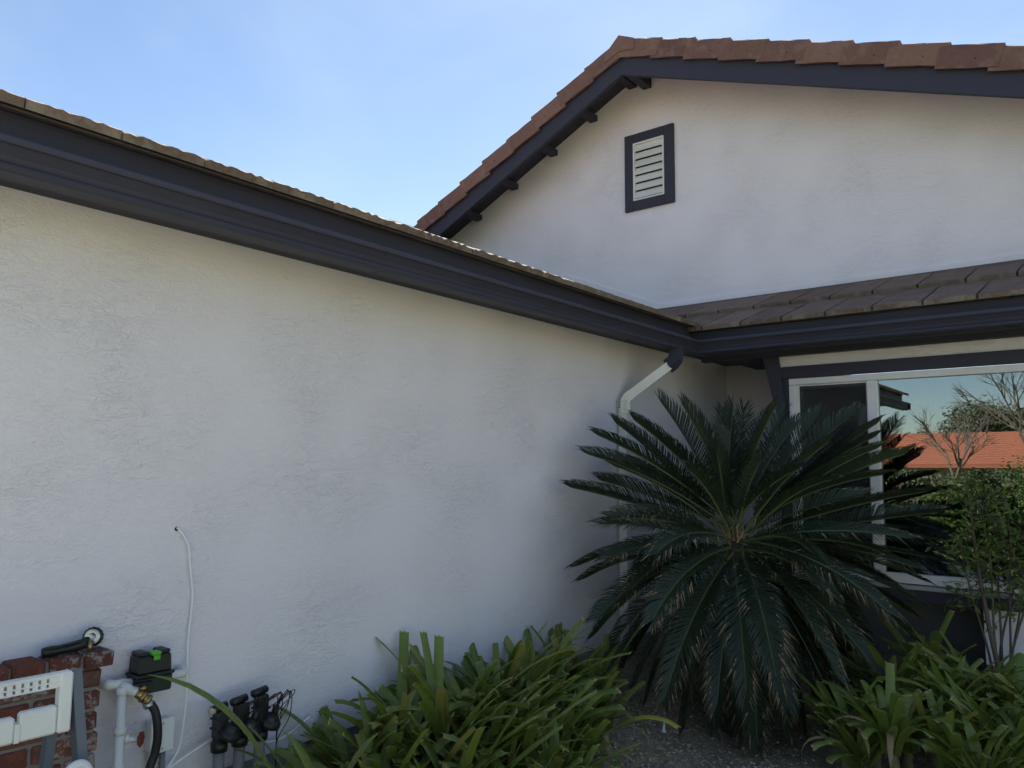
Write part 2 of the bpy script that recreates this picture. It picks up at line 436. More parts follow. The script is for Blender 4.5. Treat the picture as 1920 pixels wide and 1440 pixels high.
# soffits, fascias
mb = MB(); mb.box(-.1, .245, EAVE_END+.02, -.952, 2.502, 2.522); mb.build('soffit', M['charcoal'], H)
mb = MB(); mb.box(.002, .24, -.950, -.001, 2.515, 2.535); mb.build('soffit', M['charcoal'], H)
mb = MB(); mb.box(.246, .28, EAVE_END, -1.22, 2.462, 2.658); mb.build('fascia', M['charcoal'], H)
mb = MB(); mb.box(.2812, 5.2, -1.26, -1.226, 2.425, 2.64); mb.build('fascia', M['charcoal'], H)
mb = MB(); mb.box(.2812, 5.2, -1.2255, -.002, 2.462, 2.482); mb.build('soffit', M['charcoal'], H)
mb = MB(); mb.cbox(.245, 5.2, -1.03, -.972, 2.414, 2.4615); mb.build('frieze_board', M['charcoal'], H)
# rake end of the left eave
mb = MB(); mb.prism([(.28, 2.47), (.28, 2.66), (-4, 2.66+PITCH_A*4.28), (-4, 2.47+PITCH_A*4.28)], EAVE_END-.03, EAVE_END-.001, 'y'); mb.build('rake_board', M['charcoal'], H)
# gutters: K-style profile swept along the eaves, mitred at the inner corner
prof = [(.0015, 2.536), (.0015, 2.434), (.074, 2.434), (.088, 2.438), (.093, 2.446), (.089, 2.455), (.072, 2.464), (.080, 2.480), (.096, 2.498), (.103, 2.505), (.112, 2.508), (.115, 2.514), (.115, 2.525), (.109, 2.531), (.100, 2.532), (.094, 2.529), (.094, 2.512), (.074, 2.484), (.066, 2.442), (.006, 2.440), (.006, 2.536)]
mb = MB(); mb.prism([(.28+a, z) for a, z in prof], EAVE_END, lambda p, q: -1.26-(p-.28), 'y'); mb.build('gutter', M['gutter'], H)
mb = MB(); mb.prism([(-1.26-a, z) for a, z in prof], lambda p, q: .28+(-1.26-p), 5.2, 'x'); mb.build('gutter', M['gutter'], H)
for yj in (-4.36, -2.2):
    mb = MB(); mb.prism([(.28+a+(.0018 if a > .01 else 0), z-(.0018 if z < 2.45 else 0)) for a, z in prof], yj, yj+.028, 'y'); mb.build('gutter_seam', M['gutter'], H)
mb = MB(); mb.box(.2835, .39, EAVE_END-.004, EAVE_END-.0005, 2.44, 2.53); mb.build('gutter_cap', M['gutter'], H)

# roofs -------------------------------------------------------------
def slab_tile(wd, ln, th, seed):
    """one flat concrete tile; origin at the middle of its lower edge, +y up the slope, rough broken lip"""
    rr = random.Random(seed); b = MB(); n = 14; v = []
    for i in range(n+1):
        x = -wd/2+wd*i/n
        j1 = rr.uniform(-.007, .004); j2 = rr.uniform(-.005, .002)
        if i in (0, n): j1 -= .004
        v += [(x, 0+j2*.7, 0), (x, .002+j2, th*.45), (x, .003+j2*.4, th+j1*.8-.002), (x, .016+abs(j1), th+j1*.3), (x, ln, th)]
    f = []; mi = []
    for i in range(n):
        for k in range(4):
            f.append((i*5+k, (i+1)*5+k, (i+1)*5+k+1, i*5+k+1)); mi.append(1 if k < 3 else 0)
    f += [(0, 1, 2, 3, 4, len(v))[:5], tuple(reversed([n*5+k for k in range(5)]))]; mi += [1, 1]
    b.v = v; b.f = f; b.mi = mi; return b.mesh('roof_tile', [M['tile_brown'], M['tile_lip']])
tiles = [slab_tile(.276, .66, .032, k) for k in range(5)]
# left roof
mb = MB(); mb.prism([(.3, 2.645), (.3, 2.652), (-6, 2.652+PITCH_A*6.3), (-6, 2.60+PITCH_A*6.3), (-.2, 2.62+PITCH_A*.4)], EAVE_END, .0, 'y')
roofA = mb.build('roof', M['roof_sheet'], H)
def roof_tiles(parent, origin, along, up, pitch, rows, exposure, first, last, step, keep):
    al = Vector(along); upv = (Vector(up)+Vector((0, 0, pitch))).normalized(); nrm = al.cross(upv)
    for k in range(rows):
        s0 = first+(step*.5 if k % 2 else 0); i = 0
        while s0+i*step < last:
            s = s0+i*step; i += 1
            p = Vector(origin)+al*s+upv*(exposure*k)
            if not keep(p): continue
            tilt = .045+random.uniform(-.006, .006)
            rot = Matrix((al, upv, nrm)).transposed() @ Matrix.Rotation(-tilt, 3, 'X') @ Matrix.Rotation(random.uniform(-.006, .006), 3, 'Z')
            o = put('roof_tile', tiles[random.randrange(5)], parent)
            o.matrix_world = Matrix.Translation(p+nrm*.016+upv*random.uniform(-.006, .004)) @ rot.to_4x4()
roof_tiles(roofA, (.347, 0, 2.622), (0, 1, 0), (-1, 0, 0), PITCH_A, 7, .36, -7.0, -.3, .28, lambda p: True)
# right lower roof
mb = MB(); mb.prism([(-1.30, 2.612), (-1.30, 2.619), (-.012, 2.619+PITCH_B*1.288), (-.012, 2.58+PITCH_B*1.288)], -.9, 5.25, 'x')
roofB = mb.build('roof', M['roof_sheet'], H)
roof_tiles(roofB, (0, -1.315, 2.594), (1, 0, 0), (0, 1, 0), PITCH_B, 2, .66, -1.2, 5.2, .29, lambda p: p.x > .3-(p.y+1.3)*.93-.25)

mb = MB(); mb.prism([(.281, 2.640), (.294, 2.640), (.294, 2.672), (.281, 2.68)], EAVE_END, -1.28, 'y'); mb.build('eave_shadow_closure', M['charcoal'], H)  # strips closing both eaves, coloured dark to read as shadow under the lips
mb = MB(); mb.prism([(-1.294, 2.606), (-1.275, 2.606), (-1.275, 2.650), (-1.294, 2.640)], .30, 5.2, 'x'); mb.build('eave_shadow_closure', M['charcoal'], H)
# gable roof: decks, rake boards, look-outs, rake tiles
RY = -.5
for s, xe in ((-1, -5.4), (1, 4.95)):
    sl = SL if s < 0 else SR
    mb = MB(); L = abs(xe-PEAK[0])
    mb.prism([(PEAK[0], 5.55), (PEAK[0], 5.585), (xe, 5.585-sl*L), (xe, 5.55-sl*L)], RY+.042, 6.0, 'y'); deck = mb.build('gable_roof', [M['charcoal']], H)
    mb = MB(); mb.prism([(PEAK[0], 5.278), (PEAK[0], 5.572), (xe, 5.572-sl*L), (xe, 5.278-sl*L)], RY, RY+.04, 'y')
    mb.build('rake_board', M['charcoal'], H)
    mb = MB(); mb.prism([(PEAK[0], 5.587), (PEAK[0], 5.605), (xe, 5.605-sl*L), (xe, 5.587-sl*L)], RY+.06, 6.0, 'y'); mb.build('roof_covering', M['roof_sheet'], H)
    al = Vector((s, 0, -sl)).normalized(); ou = Vector((0, -1, 0)); up = Vector((sl*s, 0, 1)).normalized()
    def rake_tile(ln, seed):
        rr = random.Random(seed); b = MB()
        # L section in (out, up): a leg hanging over the board and a flange lying on the deck
        sec = [(-.16, .0), (-.16, .022), (.012, .024), (.026, .012), (.030, -.018), (.032, -.150), (.010, -.150), (.006, -.004)]
        v = []; n = 5
        for i in range(n+1):
            t = ln*i/n
            for k, (a, c) in enumerate(sec):
                j = rr.uniform(-.0025, .0025)
                v.append((t+(rr.uniform(-.003, .003) if i in (0, n) else 0), a+j, c+j))
        K = len(sec); f = []
        for i in range(n):
            for k in range(K): f.append((i*K+k, i*K+(k+1) % K, (i+1)*K+(k+1) % K, (i+1)*K+k))
        f += [tuple(range(K)), tuple(range(n*K, (n+1)*K))]
        b.add(v, f); b.cur = 1
        b.lathe((ln*.62, .030, -.085), (0, 1, 0), [(0, .006), (.004, .0055)], 8)
        me = b.mesh('rake_tile', [M['tile_red'], M['nail']])
        import bmesh
        q = bmesh.new(); q.from_mesh(me); bmesh.ops.recalc_face_normals(q, faces=q.faces); q.to_mesh(me); q.free(); return me
    rts = [rake_tile(.405, 10+k) for k in range(4)]
    step = .325*math.sqrt(1+sl*sl)
    for i in range(int(L*1.06/step)+1):
        d = al*(step*i+(.04 if s > 0 else .02))
        p = Vector((PEAK[0], RY-.006, 5.598))+d
        R3 = Matrix((al, ou, up)).transposed() @ Matrix.Rotation(-.075 if True else 0, 3, 'Y') @ Matrix.Rotation(random.uniform(-.008, .008), 3, 'Z')
        o = put('rake_tile', rts[i % 4], deck); o.matrix_world = Matrix.Translation(p+Vector((0, random.uniform(-.004, .002), random.uniform(-.003, .003)))) @ R3.to_4x4()
# cap tile on the peak
mb = MB(); mb.prism([(-.16-.753, 5.50), (-.753, 5.648), (.16-.753, 5.568), (.16-.753, 5.46), (-.753, 5.49), (-.16-.753, 5.43)], RY-.046, .2, 'y'); mb.build('ridge_tile', M['tile_red'], H)
for k in range(9):
    mb = MB(); y0 = .15+k*.36
    mb.prism([(-.17-.753, 5.58), (-.753, 5.655), (.17-.753, 5.60), (.17-.753, 5.56), (-.753, 5.62), (-.17-.753, 5.54)], y0, y0+.42, 'y'); mb.build('ridge_tile', M['tile_red'], H)
for x in (-3.48, -2.95, -2.42, -1.885, -1.38, -.915):
    z1 = under(x)-.001-(.045*(SL if x < PEAK[0] else SR))
    mb = MB(); mb.cbox(x-.045, x+.045, RY+.041, .0, z1-.062, z1); mb.build('lookout_beam', M['charcoal'], H)
mb = MB(); mb.cbox(PEAK[0]-.045, PEAK[0]+.045, RY+.041, .0, 5.335, 5.525); mb.build('ridge_beam', M['charcoal'], H)

# gable vent
vent = put('gable_vent', None, H)
VX0, VX1, VZ0, VZ1 = -1.005, -.470, 4.122, 4.900
fr = .098
mb = MB(); mb.cbox(VX0, VX0+fr, -.030, .0005, VZ0, VZ1, .003); mb.build('frame_board', M['charcoal'], vent)
mb = MB(); mb.cbox(VX1-fr, VX1, -.030, .0005, VZ0, VZ1, .003); mb.build('frame_board', M['charcoal'], vent)
mb = MB(); mb.cbox(VX0+fr+.0005, VX1-fr-.0005, -.029, .0005, VZ0, VZ0+fr-.006, .003); mb.build('frame_board', M['charcoal'], vent)
mb = MB(); mb.cbox(VX0+fr+.0005, VX1-fr-.0005, -.029, .0005, VZ1-fr, VZ1, .003); mb.build('frame_board', M['charcoal'], vent)
a0, a1, b0, b1 = VX0+fr+.001, VX1-fr-.001, VZ0+fr-.005, VZ1-fr-.001
mb = MB(); mb.box(a0, a1, -.0035, -.0008, b0, b1); mb.build('dark_backing', mat('vent_screen', (.02, .018, .016), .9), vent)
mb = MB()
mb.box(a0, a0+.018, -.036, -.004, b0, b1); mb.box(a1-.018, a1, -.036, -.004, b0, b1)
mb.box(a0+.018, a1-.018, -.036, -.004, b0, b0+.016); mb.box(a0+.018, a1-.018, -.036, -.004, b1-.016, b1)
mb.build('inner_frame', M['white_paint'], vent)
for k in range(7):
    z = b0+.028+k*(b1-b0-.03)/7
    mb = MB(); mb.prism([(-.040, z-.004), (-.036, z-.008), (-.006, z+.062), (-.010, z+.066)], a0+.019, a1-.019, 'x'); mb.build('slat', M['white_paint'], vent)

# projecting window bay under the right eave -------------------------------------
BY = -.95
bay = put('window_bay', None, H)
BX1 = 3.6
mb = MB(); mb.box(.78, BX1, BY, -.30, 2.338, 2.46); mb.build('bay_wall', M['stucco'], bay)
mb = MB(); mb.cbox(.845, BX1, BY-.022, BY-.0005, 2.254, 2.340, .003); mb.build('header_trim', M['charcoal'], bay)
mb = MB(); mb.cbox(.81, .889, BY-.018, BY+.3, .78, 2.2535, .003); mb.build('side_trim', M['charcoal'], bay)
# leaning timber at the bay's left corner
mb = MB(); mb.prism([(.716, 2.4135), (.828, 2.4135), (.888, 1.90), (.888, .80), (.825, .80), (.815, 1.95)], BY-.05, BY-.0235, 'y'); mb.build('corner_brace', M['charcoal'], bay)
mb = MB(); mb.box(2.02, BX1, BY+.012, .0, .44, .778); mb.build('bay_wall', M['stucco'], bay)
mb = MB(); mb.box(2.03, BX1, BY+.03, .0, -.3, .4395); mb.build('foundation', M['concrete'], bay)
mb = MB(); mb.box(.80, BX1, BY+.002, -.02, .779, .80); mb.build('bay_floor', M['charcoal'], bay)
mb = MB(); mb.cbox(.83, BX1, BY-.060, BY+.001, .7795, .852, .004); mb.build('apron_board', M['charcoal'], bay)
mb = MB(); mb.cbox(.82, BX1, BY-.075, BY-.001, .853, .878, .006); mb.build('ledge', M['ledge_grey'], bay)
mb = MB(); mb.box(.86, 2.0195, -.62, -.60, -.2, .7785); mb.build('recess_shade_panel', M['recess_shade'], bay)  # added dark sheet, painted stand-in for the shaded stucco under the bay
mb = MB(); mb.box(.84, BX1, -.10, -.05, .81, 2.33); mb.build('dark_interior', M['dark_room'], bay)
mb = MB(); mb.box(BX1, BX1+.1, BY, .0, .44, 2.46); mb.build('bay_wall', M['stucco'], bay)
win = put('window', None, H)
FX0, FX1, FZ0, FZ1 = .891, 3.50, .884, 2.250
mb = MB(); yo, yi = BY-.028, BY+.05
mb.cbox(FX0, FX1, yo, yi, FZ1-.045, FZ1, .004); mb.build('frame', M['vinyl'], win)
mb = MB(); mb.cbox(FX0, FX1, yo, yi, FZ0, FZ0+.062, .004); mb.build('frame', M['vinyl'], win)
mb = MB(); mb.cbox(FX0, FX0+.050, yo+.001, yi-.001, FZ0+.0625, FZ1-.0455, .004); mb.build('frame', M['vinyl'], win)
mb = MB(); mb.cbox(FX1-.05, FX1, yo+.001, yi-.001, FZ0+.0625, FZ1-.0455, .004); mb.build('frame', M['vinyl'], win)
mb = MB(); mb.cbox(1.413, 1.480, yo+.001, yi-.001, FZ0+.0625, FZ1-.0455, .004); mb.build('mullion', M['vinyl'], win)
sash = MB(); sx0, sx1, sz0, sz1 = FX0+.0505, 1.4125, FZ0+.063, FZ1-.046
sash.box(sx0, sx0+.042, BY-.006, BY+.03, sz0, sz1); sash.box(sx1-.014, sx1, BY-.006, BY+.03, sz0, sz1)
sash.box(sx0+.042, sx1-.014, BY-.006, BY+.03, sz1-.032, sz1); sash.box(sx0+.042, sx1-.014, BY-.006, BY+.03, sz0, sz0+.04)
sash.build('sash', M['vinyl'], win)
mb = MB(); mb.box(sx0+.04, sx1-.012, BY+.010, BY+.016, sz0+.038, sz1-.03); mb.build('pane', M['glass'], win)
mb = MB(); mb.box(sx0+.02, sx1-.006, BY-.0095, BY-.0075, sz0+.01, sz1-.01); mb.build('insect_screen', M['screen'], win)
mb = MB(); mb.box(1.481, FX1-.051, BY+.002, BY+.008, FZ0+.063, FZ1-.046); mb.build('pane', M['glass'], win)

# downspout ----------------------------------------------------------------------
ds = put('downspout', None, H)
ox, oy = .335, -1.615; wx, wy = .048, -1.835
def sweep(pts, hw, hh): return MB().tube(pts, 1, square=(hw, hh))
top = Vector((ox, oy, 2.442)); d0 = Vector((ox, oy, 2.36)); e0 = Vector((wx, wy, 2.085))
dr = (e0-d0).normalized()
b = sweep([top, top.lerp(d0, .55), d0+Vector((0, 0, .012))+dr*.004, d0+dr*.03, d0+dr*.075], .043, .036)
b.build('elbow', M['gutter'], ds)
b = sweep([d0+dr*.07, e0-dr*.05], .037, .030); b.build('offset_pipe', M['downspout'], ds)
b = sweep([e0-dr*.055, e0-dr*.02, e0+Vector((0, 0, -.012)), e0+Vector((0, 0, -.05)), e0+Vector((0, 0, -.10))], .040, .033); b.build('elbow', M['downspout'], ds)
for k in range(4):
    q = e0+Vector((0, 0, -.012-.018*k)); b = sweep([q, q+Vector((0, 0, -.006))], .0425, .0355); b.build('crimp', M['downspout'], ds)
b = MB(); b.cbox(wx-.033, wx+.030, wy-.037, wy+.037, .38, 2.02, .006); b.build('pipe', M['downspout'], ds)
for z in (1.925, .80):
    b = MB(); b.box(.001, .006, wy-.085, wy+.085, z-.014, z+.014); b.box(.006, .083, wy-.041, wy-.038, z-.014, z+.014); b.box(.006, .083, wy+.038, wy+.041, z-.014, z+.014); b.box(.0785, .083, wy-.038, wy+.038, z-.014, z+.014)
    b.build('strap', M['downspout'], ds)

# brick wainscot -----------------------------------------------------------------
wains = put('brick_wainscot', None, H)
mb = MB(); mb.box(.0008, .080, WALL_END, -5.312, -.2, .935); mb.box(.0008, .098, WALL_END, -5.285, .935, .976); mb.build('mortar_bed', M['mortar'], wains)
def brick_mesh(l, d, h, seed):
    rr = random.Random(seed); b = MB(); b.cbox(0, d, -l/2, l/2, 0, h, .005)
    b.v = [(x+rr.uniform(-.002, .002), y+rr.uniform(-.0025, .0025), z+rr.uniform(-.002, .002)) for x, y, z in b.v]
    me = b.mesh('brick', [M['brick']])
    import bmesh
    q = bmesh.new(); q.from_mesh(me); bmesh.ops.recalc_face_normals(q, faces=q.faces); q.to_mesh(me); q.free(); return me
full = [brick_mesh(.197, .090, .056, k) for k in range(5)]; half = [brick_mesh(.093, .090, .056, 20+k) for k in range(4)]; caps = [brick_mesh(.092, .110, .050, 40+k) for k in range(4)]
for c in range(14):
    z = .935-.0685*(c+1)+.004; y = -5.300-(.004*(c % 3)); first = True
    while y > WALL_END-.02:
        hlf = first and c % 2 == 0; l = .093 if hlf else .197; first = False
        put('brick', random.choice(half if hlf else full), wains, (random.uniform(.0, .004), y-l/2, z), (0, 0, random.uniform(-.01, .01)))
        y -= l+.0125
y = -5.272
while y > WALL_END:
    put('brick', random.choice(caps), wains, (.001+random.uniform(0, .004), y-.046, .934), (random.uniform(-.02, .02), 0, random.uniform(-.02, .02))); y -= .1045

# ------------------------------------------------------------------ wall-mounted things on the left
# hose spray nozzle lying on the brick cap
nz = thing('spray_nozzle', 'black handled hose spray nozzle with round metal head lying on the brick cap', 'nozzle', (.06, -5.35, .984))
def local(parent, b, name, m, smooth=False):
    """parts are written in world coordinates; move them into the parent's frame"""
    o = b.build(name, m, parent, smooth); o.matrix_parent_inverse = Matrix.Translation(-Vector(parent.location)); return o
b = MB().tube(bez([(.058, -5.475, .999), (.060, -5.44, 1.002), (.062, -5.40, 1.004), (.064, -5.345, 1.012)], 5), lambda t: .0165+.003*sin(t*9)*.3, 10); local(nz, b, 'handle', M['black_plastic'], True)
b = MB().tube(bez([(.074, -5.46, 1.012), (.082, -5.42, 1.019), (.080, -5.37, 1.022)], 5), .004, 8); local(nz, b, 'trigger', M['black_plastic'], True)
nd_ = Vector((.70, -.62, .18)).normalized(); nc = Vector((.055, -5.320, 1.026))
b = MB().lathe(nc-nd_*.012, nd_, [(0, .020), (.004, .031), (.018, .032), (.022, .027)], 28, .03); local(nz, b, 'dial_rim', M['black_plastic'])
b = MB().lathe(nc+nd_*.0105, nd_, [(0, .0255), (.003, .026), (.004, .020), (.002, .018), (.006, .0145), (.003, .012)], 24); local(nz, b, 'metal_ring', M['steel'], True)
b = MB().tube([(.072, -5.338, 1.018), (.078, -5.338, .985)], .0085, 12); local(nz, b, 'hose_collar', M['brass'], True)
b = MB().tube([(.055, -5.35, 1.016), nc-nd_*.01], .012, 10); local(nz, b, 'neck', M['black_plastic'], True)

# irrigation timer box
tb = thing('timer_box', 'black irrigation timer box with a bright green latch above the brass tap', 'timer', (.06, -5.125, .81))
def taper(x0, x1, y0, y1, z0, z1, k):
    b = MB(); b.cbox(x0, x1, y0, y1, z0, z1, .005); cx, cy = (x0+x1)/2, (y0+y1)/2
    b.v = [(cx+(x-cx)*(1+k*(z-z0)/(z1-z0)), cy+(y-cy)*(1+k*(z-z0)/(z1-z0)), z) for x, y, z in b.v]; return b
local(tb, taper(.022, .105, -5.182, -5.062, .812, .868, .05), 'lower_case', M['dark_green_plastic'])
b = MB(); b.cbox(.017, .111, -5.189, -5.055, .868, .879, .003); local(tb, b, 'seam_flange', M['black_plastic'])
local(tb, taper(.023, .104, -5.182, -5.063, .8795, .938, -.05), 'upper_case', M['black_plastic'])
for y0, y1 in ((-5.178, -5.142), (-5.102, -5.067)): b = MB(); b.cbox(.030, .097, y0, y1, .9385, .952, .004); local(tb, b, 'lid_ridge', M['black_plastic'])
b = MB(); b.cbox(.070, .108, -5.139, -5.105, .9385, .951, .003); b.cbox(.1035, .110, -5.134, -5.110, .923, .9385, .002); local(tb, b, 'latch', M['green_plastic'])

# tap and water pipe
wp = thing('water_pipe', 'white painted water pipe with brass tap and red valve handle beside the brick', 'pipe', (.075, -5.225, .3))
b = MB().tube([(.078, -5.222, .05), (.078, -5.222, .836)], .0165, 14); local(wp, b, 'riser', M['pvc'], True)
for z in (.40, .565, .690, .82): b = MB().lathe((.078, -5.222, z), (0, 0, 1), [(0, .0165), (.001, .0205), (.026, .0205), (.027, .0165)], 16); local(wp, b, 'coupling', M['pvc'], True)
b = MB().tube(bez([(-.01, -5.265, .858), (.03, -5.262, .856), (.052, -5.235, .853), (.056, -5.18, .850), (.056, -5.02, .846), (.05, -4.995, .848), (.02, -4.985, .850), (-.01, -4.985, .85)], 6), lambda t: .017+.002*sin(t*40), 12); local(wp, b, 'cross_pipe', M['pvc'], True)
b = MB().tube(bez([(.056, -5.215, .848), (.078, -5.215, .846), (.098, -5.203, .838), (.106, -5.188, .828)], 6), .0175, 12); local(wp, b, 'tee', M['pvc'], True)
b = MB().tube([(.104, -5.190, .829), (.118, -5.166, .808)], .0165, 12); b.lathe((.113, -5.174, .815), (.14, .24, -.21), [(0, .017), (.004, .021), (.010, .021), (.014, .016), (.022, .014), (.023, .019), (.034, .019), (.035, .013)], 12); local(wp, b, 'tap_body', M['brass'], True)
b = MB().lathe((.112, -5.172, .822), (.2, .1, 1), [(0, .011), (.014, .011), (.016, .015), (.024, .014), (.026, .006), (.034, .006)], 12); local(wp, b, 'tap_bonnet', M['brass'], True)
b = MB(); b.cbox(.106, .130, -5.205, -5.140, .853, .859, .002); local(wp, b, 'tap_lever', M['black_plastic'])
b = MB().tube([(.078, -5.222, .676), (.096, -5.190, .672), (.108, -5.170, .670)], .010, 10); b.lathe((.086, -5.208, .674), (.5, .8, 0), [(0, .012), (.002, .016), (.012, .016), (.014, .012)], 10); local(wp, b, 'valve_nipple', M['pvc'], True)
b = MB().lathe((.108, -5.170, .670), (.75, .65, 0), [(0, .012), (.003, .024), (.008, .025), (.011, .014)], 14, .09); local(wp, b, 'valve_handle', M['red_paint'])

hose = MB().tube(bez([(.128, -5.148, .786), (.137, -5.134, .758), (.142, -5.126, .715), (.140, -5.122, .665), (.134, -5.126, .615), (.135, -5.142, .565), (.16, -5.17, .46), (.22, -5.20, .30), (.34, -5.26, .22), (.55, -5.4, .20), (.9, -5.5, .17)], 8), .0145, 12)
ho = hose.build('garden_hose', M['rubber'], None, True); tag(ho, 'black rubber garden hose hanging down from the brass tap', 'hose')
b = MB().lathe((.120, -5.161, .800), (.30, .42, -.85), [(0, .0165), (.014, .0165), (.015, .0185), (.028, .0175), (.030, .014)], 14); o = b.build('coupling', M['steel'], ho, True)

# electrical box
eb = thing('electrical_box', 'small white electrical box with conduit, low on the wall right of the tap', 'box', (.03, -5.06, .586))
b = MB(); b.cbox(.001, .048, -5.098, -5.020, .588, .694, .004); local(eb, b, 'case', M['pvc'])
b = MB(); b.cbox(.0485, .056, -5.102, -5.016, .584, .698, .003); local(eb, b, 'cover', M['white_plastic'])
b = MB().lathe((.056, -5.059, .684), (1, 0, 0), [(0, .004), (.002, .0035)], 8); b.lathe((.056, -5.059, .598), (1, 0, 0), [(0, .004), (.002, .0035)], 8); local(eb, b, 'screw', M['steel'])
b = MB().tube([(.026, -5.078, .588), (.026, -5.078, .1)], .015, 12); b.lathe((.026, -5.078, .545), (0, 0, 1), [(0, .015), (.001, .0185), (.022, .0185), (.023, .015)], 12); local(eb, b, 'conduit', M['pvc'], True)
b = MB().tube([(.024, -5.040, .588), (.024, -5.040, .1)], .010, 10); local(eb, b, 'conduit', M['grey_pvc'], True)

# cables
cb = MB().tube(bez([(-.01, -5.018, 1.364), (.006, -5.012, 1.362), (.014, -4.978, 1.306), (.012, -4.964, 1.226), (.010, -4.947, 1.105), (.012, -4.957, .951), (.028, -4.963, .817), (.040, -4.972, .686), (.040, -4.988, .577), (.045, -5.035, .515), (.05, -5.10, .44), (.05, -5.12, .33)], 8), .0042, 8).build('cable', M['wire_white'], None, True)
tag(cb, 'white cable hanging from a small hole down the left stucco wall', 'cable')
h = MB().lathe((.0, -5.018, 1.364), (1, 0, 0), [(0, .009), (.0012, .008)], 10).build('hole_grommet', M['wire_dark'], cb)
cb2 = MB().tube(bez([(.045, -5.06, .50), (.05, -4.99, .535), (.05, -4.92, .56), (.05, -4.84, .575), (.05, -4.70, .52), (.04, -4.55, .50), (.03, -4.40, .55)], 8), .004, 8).build('cable', M['wire_white'], None, True)
tag(cb2, 'thin white cable running along the wall behind the dark valves', 'cable')

# irrigation valves
def valve(y, zt, knob, label):
    t = thing('irrigation_valve', label, 'valve', (.10, y, .35), 'irrigation valves at the foot of the left wall')
    b = MB().tube([(.10, y, .15), (.10, y, .585)], .021, 12); local(t, b, 'pipe', M['grey_pvc'], True)
    b = MB().lathe((.10, y, .545), (0, 0, 1), [(0, .020), (.002, .030), (.035, .031), (.037, .026), (.06, .026)], 14); local(t, b, 'union', M['black_plastic'], True)
    b = MB(); b.cbox(.076, .124, y-.023, y+.023, .592, zt-.030, .006); local(t, b, 'body', M['black_plastic'])
    for z_ in (.625, .66): b = MB(); b.cbox(.072, .128, y-.027, y+.027, z_, z_+.008, .002); local(t, b, 'rib', M['black_plastic'])
    b = MB().tube([(.112, y-.046, zt-.018), (.100, y+.020, zt-.014)], .0145, 10); local(t, b, 'side_port', M['black_plastic'], True)
    if knob: b = MB().lathe((.111, y-.036, zt-.019), (.012, -.045, -.002), [(0, .014), (.012, .014), (.020, .009)], 10); local(t, b, 'cap', M['beige'], True)
    b = MB().lathe((.128, y+.018, .600), (.35, .2, .9), [(0, .042), (.012, .044), (.02, .042), (.03, .030), (.042, .026), (.05, .010)], 14); local(t, b, 'bonnet', M['black_plastic'])
    b = MB().tube([(.145, y+.03, .63), (.150, y+.035, .675)], .013, 10); local(t, b, 'solenoid', M['black_plastic'], True)
    for k in range(6):
        a = random.uniform(.01, .06)
        b = MB().tube(bez([(.15, y+.035, .675), (.15+a, y+.04+a, .71+a*.5), (.12+a, y+.06+a, .72-k*.02), (.09, y+.085, .66-.03*k), (.07, y+.10, .60-.05*k)], 6), .0018, 6); local(t, b, 'wire', M['wire_dark'])
    return t
valve(-4.862, .722, True, 'dark irrigation valve with a beige side cap, leftmost of the three')
valve(-4.778, .732, False, 'dark irrigation valve in the middle of the three by the wall')
valve(-4.690, .745, False, 'tallest dark irrigation valve, rightmost of the three by the wall')

# folding step stool at the left edge
st = thing('step_stool', 'white slotted plastic step stool top on blue grey metal legs before the brick', 'stool', (.45, -5.72, .1))
SY0, SY1, SXf = -6.02, -5.548, .45
def sbox(y0, y1, z0, z1, x0=-.014, x1=.014): return (SXf+x0, SXf+x1, y0, y1, z0, z1)
b = MB()
b.cbox(*sbox(SY0, SY1, 1.014, 1.026), .003); b.cbox(*sbox(SY0, SY1, 1.000, 1.0045), .001); b.cbox(*sbox(SY0, SY1, .986, .9915), .002)
y = SY0
while y < SY1-.05: b.box(*sbox(y, y+.0135, .990, 1.016, -.012, .012)); y += .0207
b.box(*sbox(SY1-.048, SY1-.001, .988, 1.016, -.0125, .0125)); local(st, b, 'top_rail', M['white_plastic'])
b = MB(); b.cbox(*sbox(SY1-.030, SY1+.004, .862, 1.0235, -.020, .017), .005); local(st, b, 'side_rail', M['white_plastic'])
b = MB(); b.cbox(*sbox(SY0, -5.683, .862, .930, -.018, .012), .006); b.cbox(*sbox(-5.672, SY1-.0305, .862, .938, -.018, .012), .006); b.box(*sbox(-5.684, -5.671, .862, .911, -.017, .011)); local(st, b, 'panel', M['white_plastic'])
b = MB().tube([(SXf-.02, SY1+.018, 1.02), (SXf+.02, SY1+.040, .72), (SXf+.09, SY1+.085, .14)], 1, square=(.013, .020)); local(st, b, 'leg', M['grey_metal'])
b = MB().tube([(SXf-.03, SY0-.018, 1.02), (SXf+.03, SY0-.065, .72), (SXf+.10, SY0-.12, .14)], 1, square=(.013, .020)); local(st, b, 'leg', M['grey_metal'])
b = MB().tube([(SXf-.03, SY1-.03, .87), (SXf-.16, SY1-.02, .2)], 1, square=(.012, .016)); local(st, b, 'leg', M['grey_metal'])
b = MB().tube([(SXf-.03, SY0+.03, .87), (SXf-.16, SY0+.02, .2)], 1, square=(.012, .016)); local(st, b, 'leg', M['grey_metal'])
b = MB().tube(bez([(SXf+.08, -5.62, .20), (SXf+.075, -5.59, .66), (SXf+.07, -5.575, .755), (SXf+.07, -5.545, .785), (SXf+.07, -5.515, .765), (SXf+.075, -5.495, .68), (SXf+.08, -5.47, .20)], 8), .0125, 12); local(st, b, 'foot_hoop', M['white_plastic'], True)

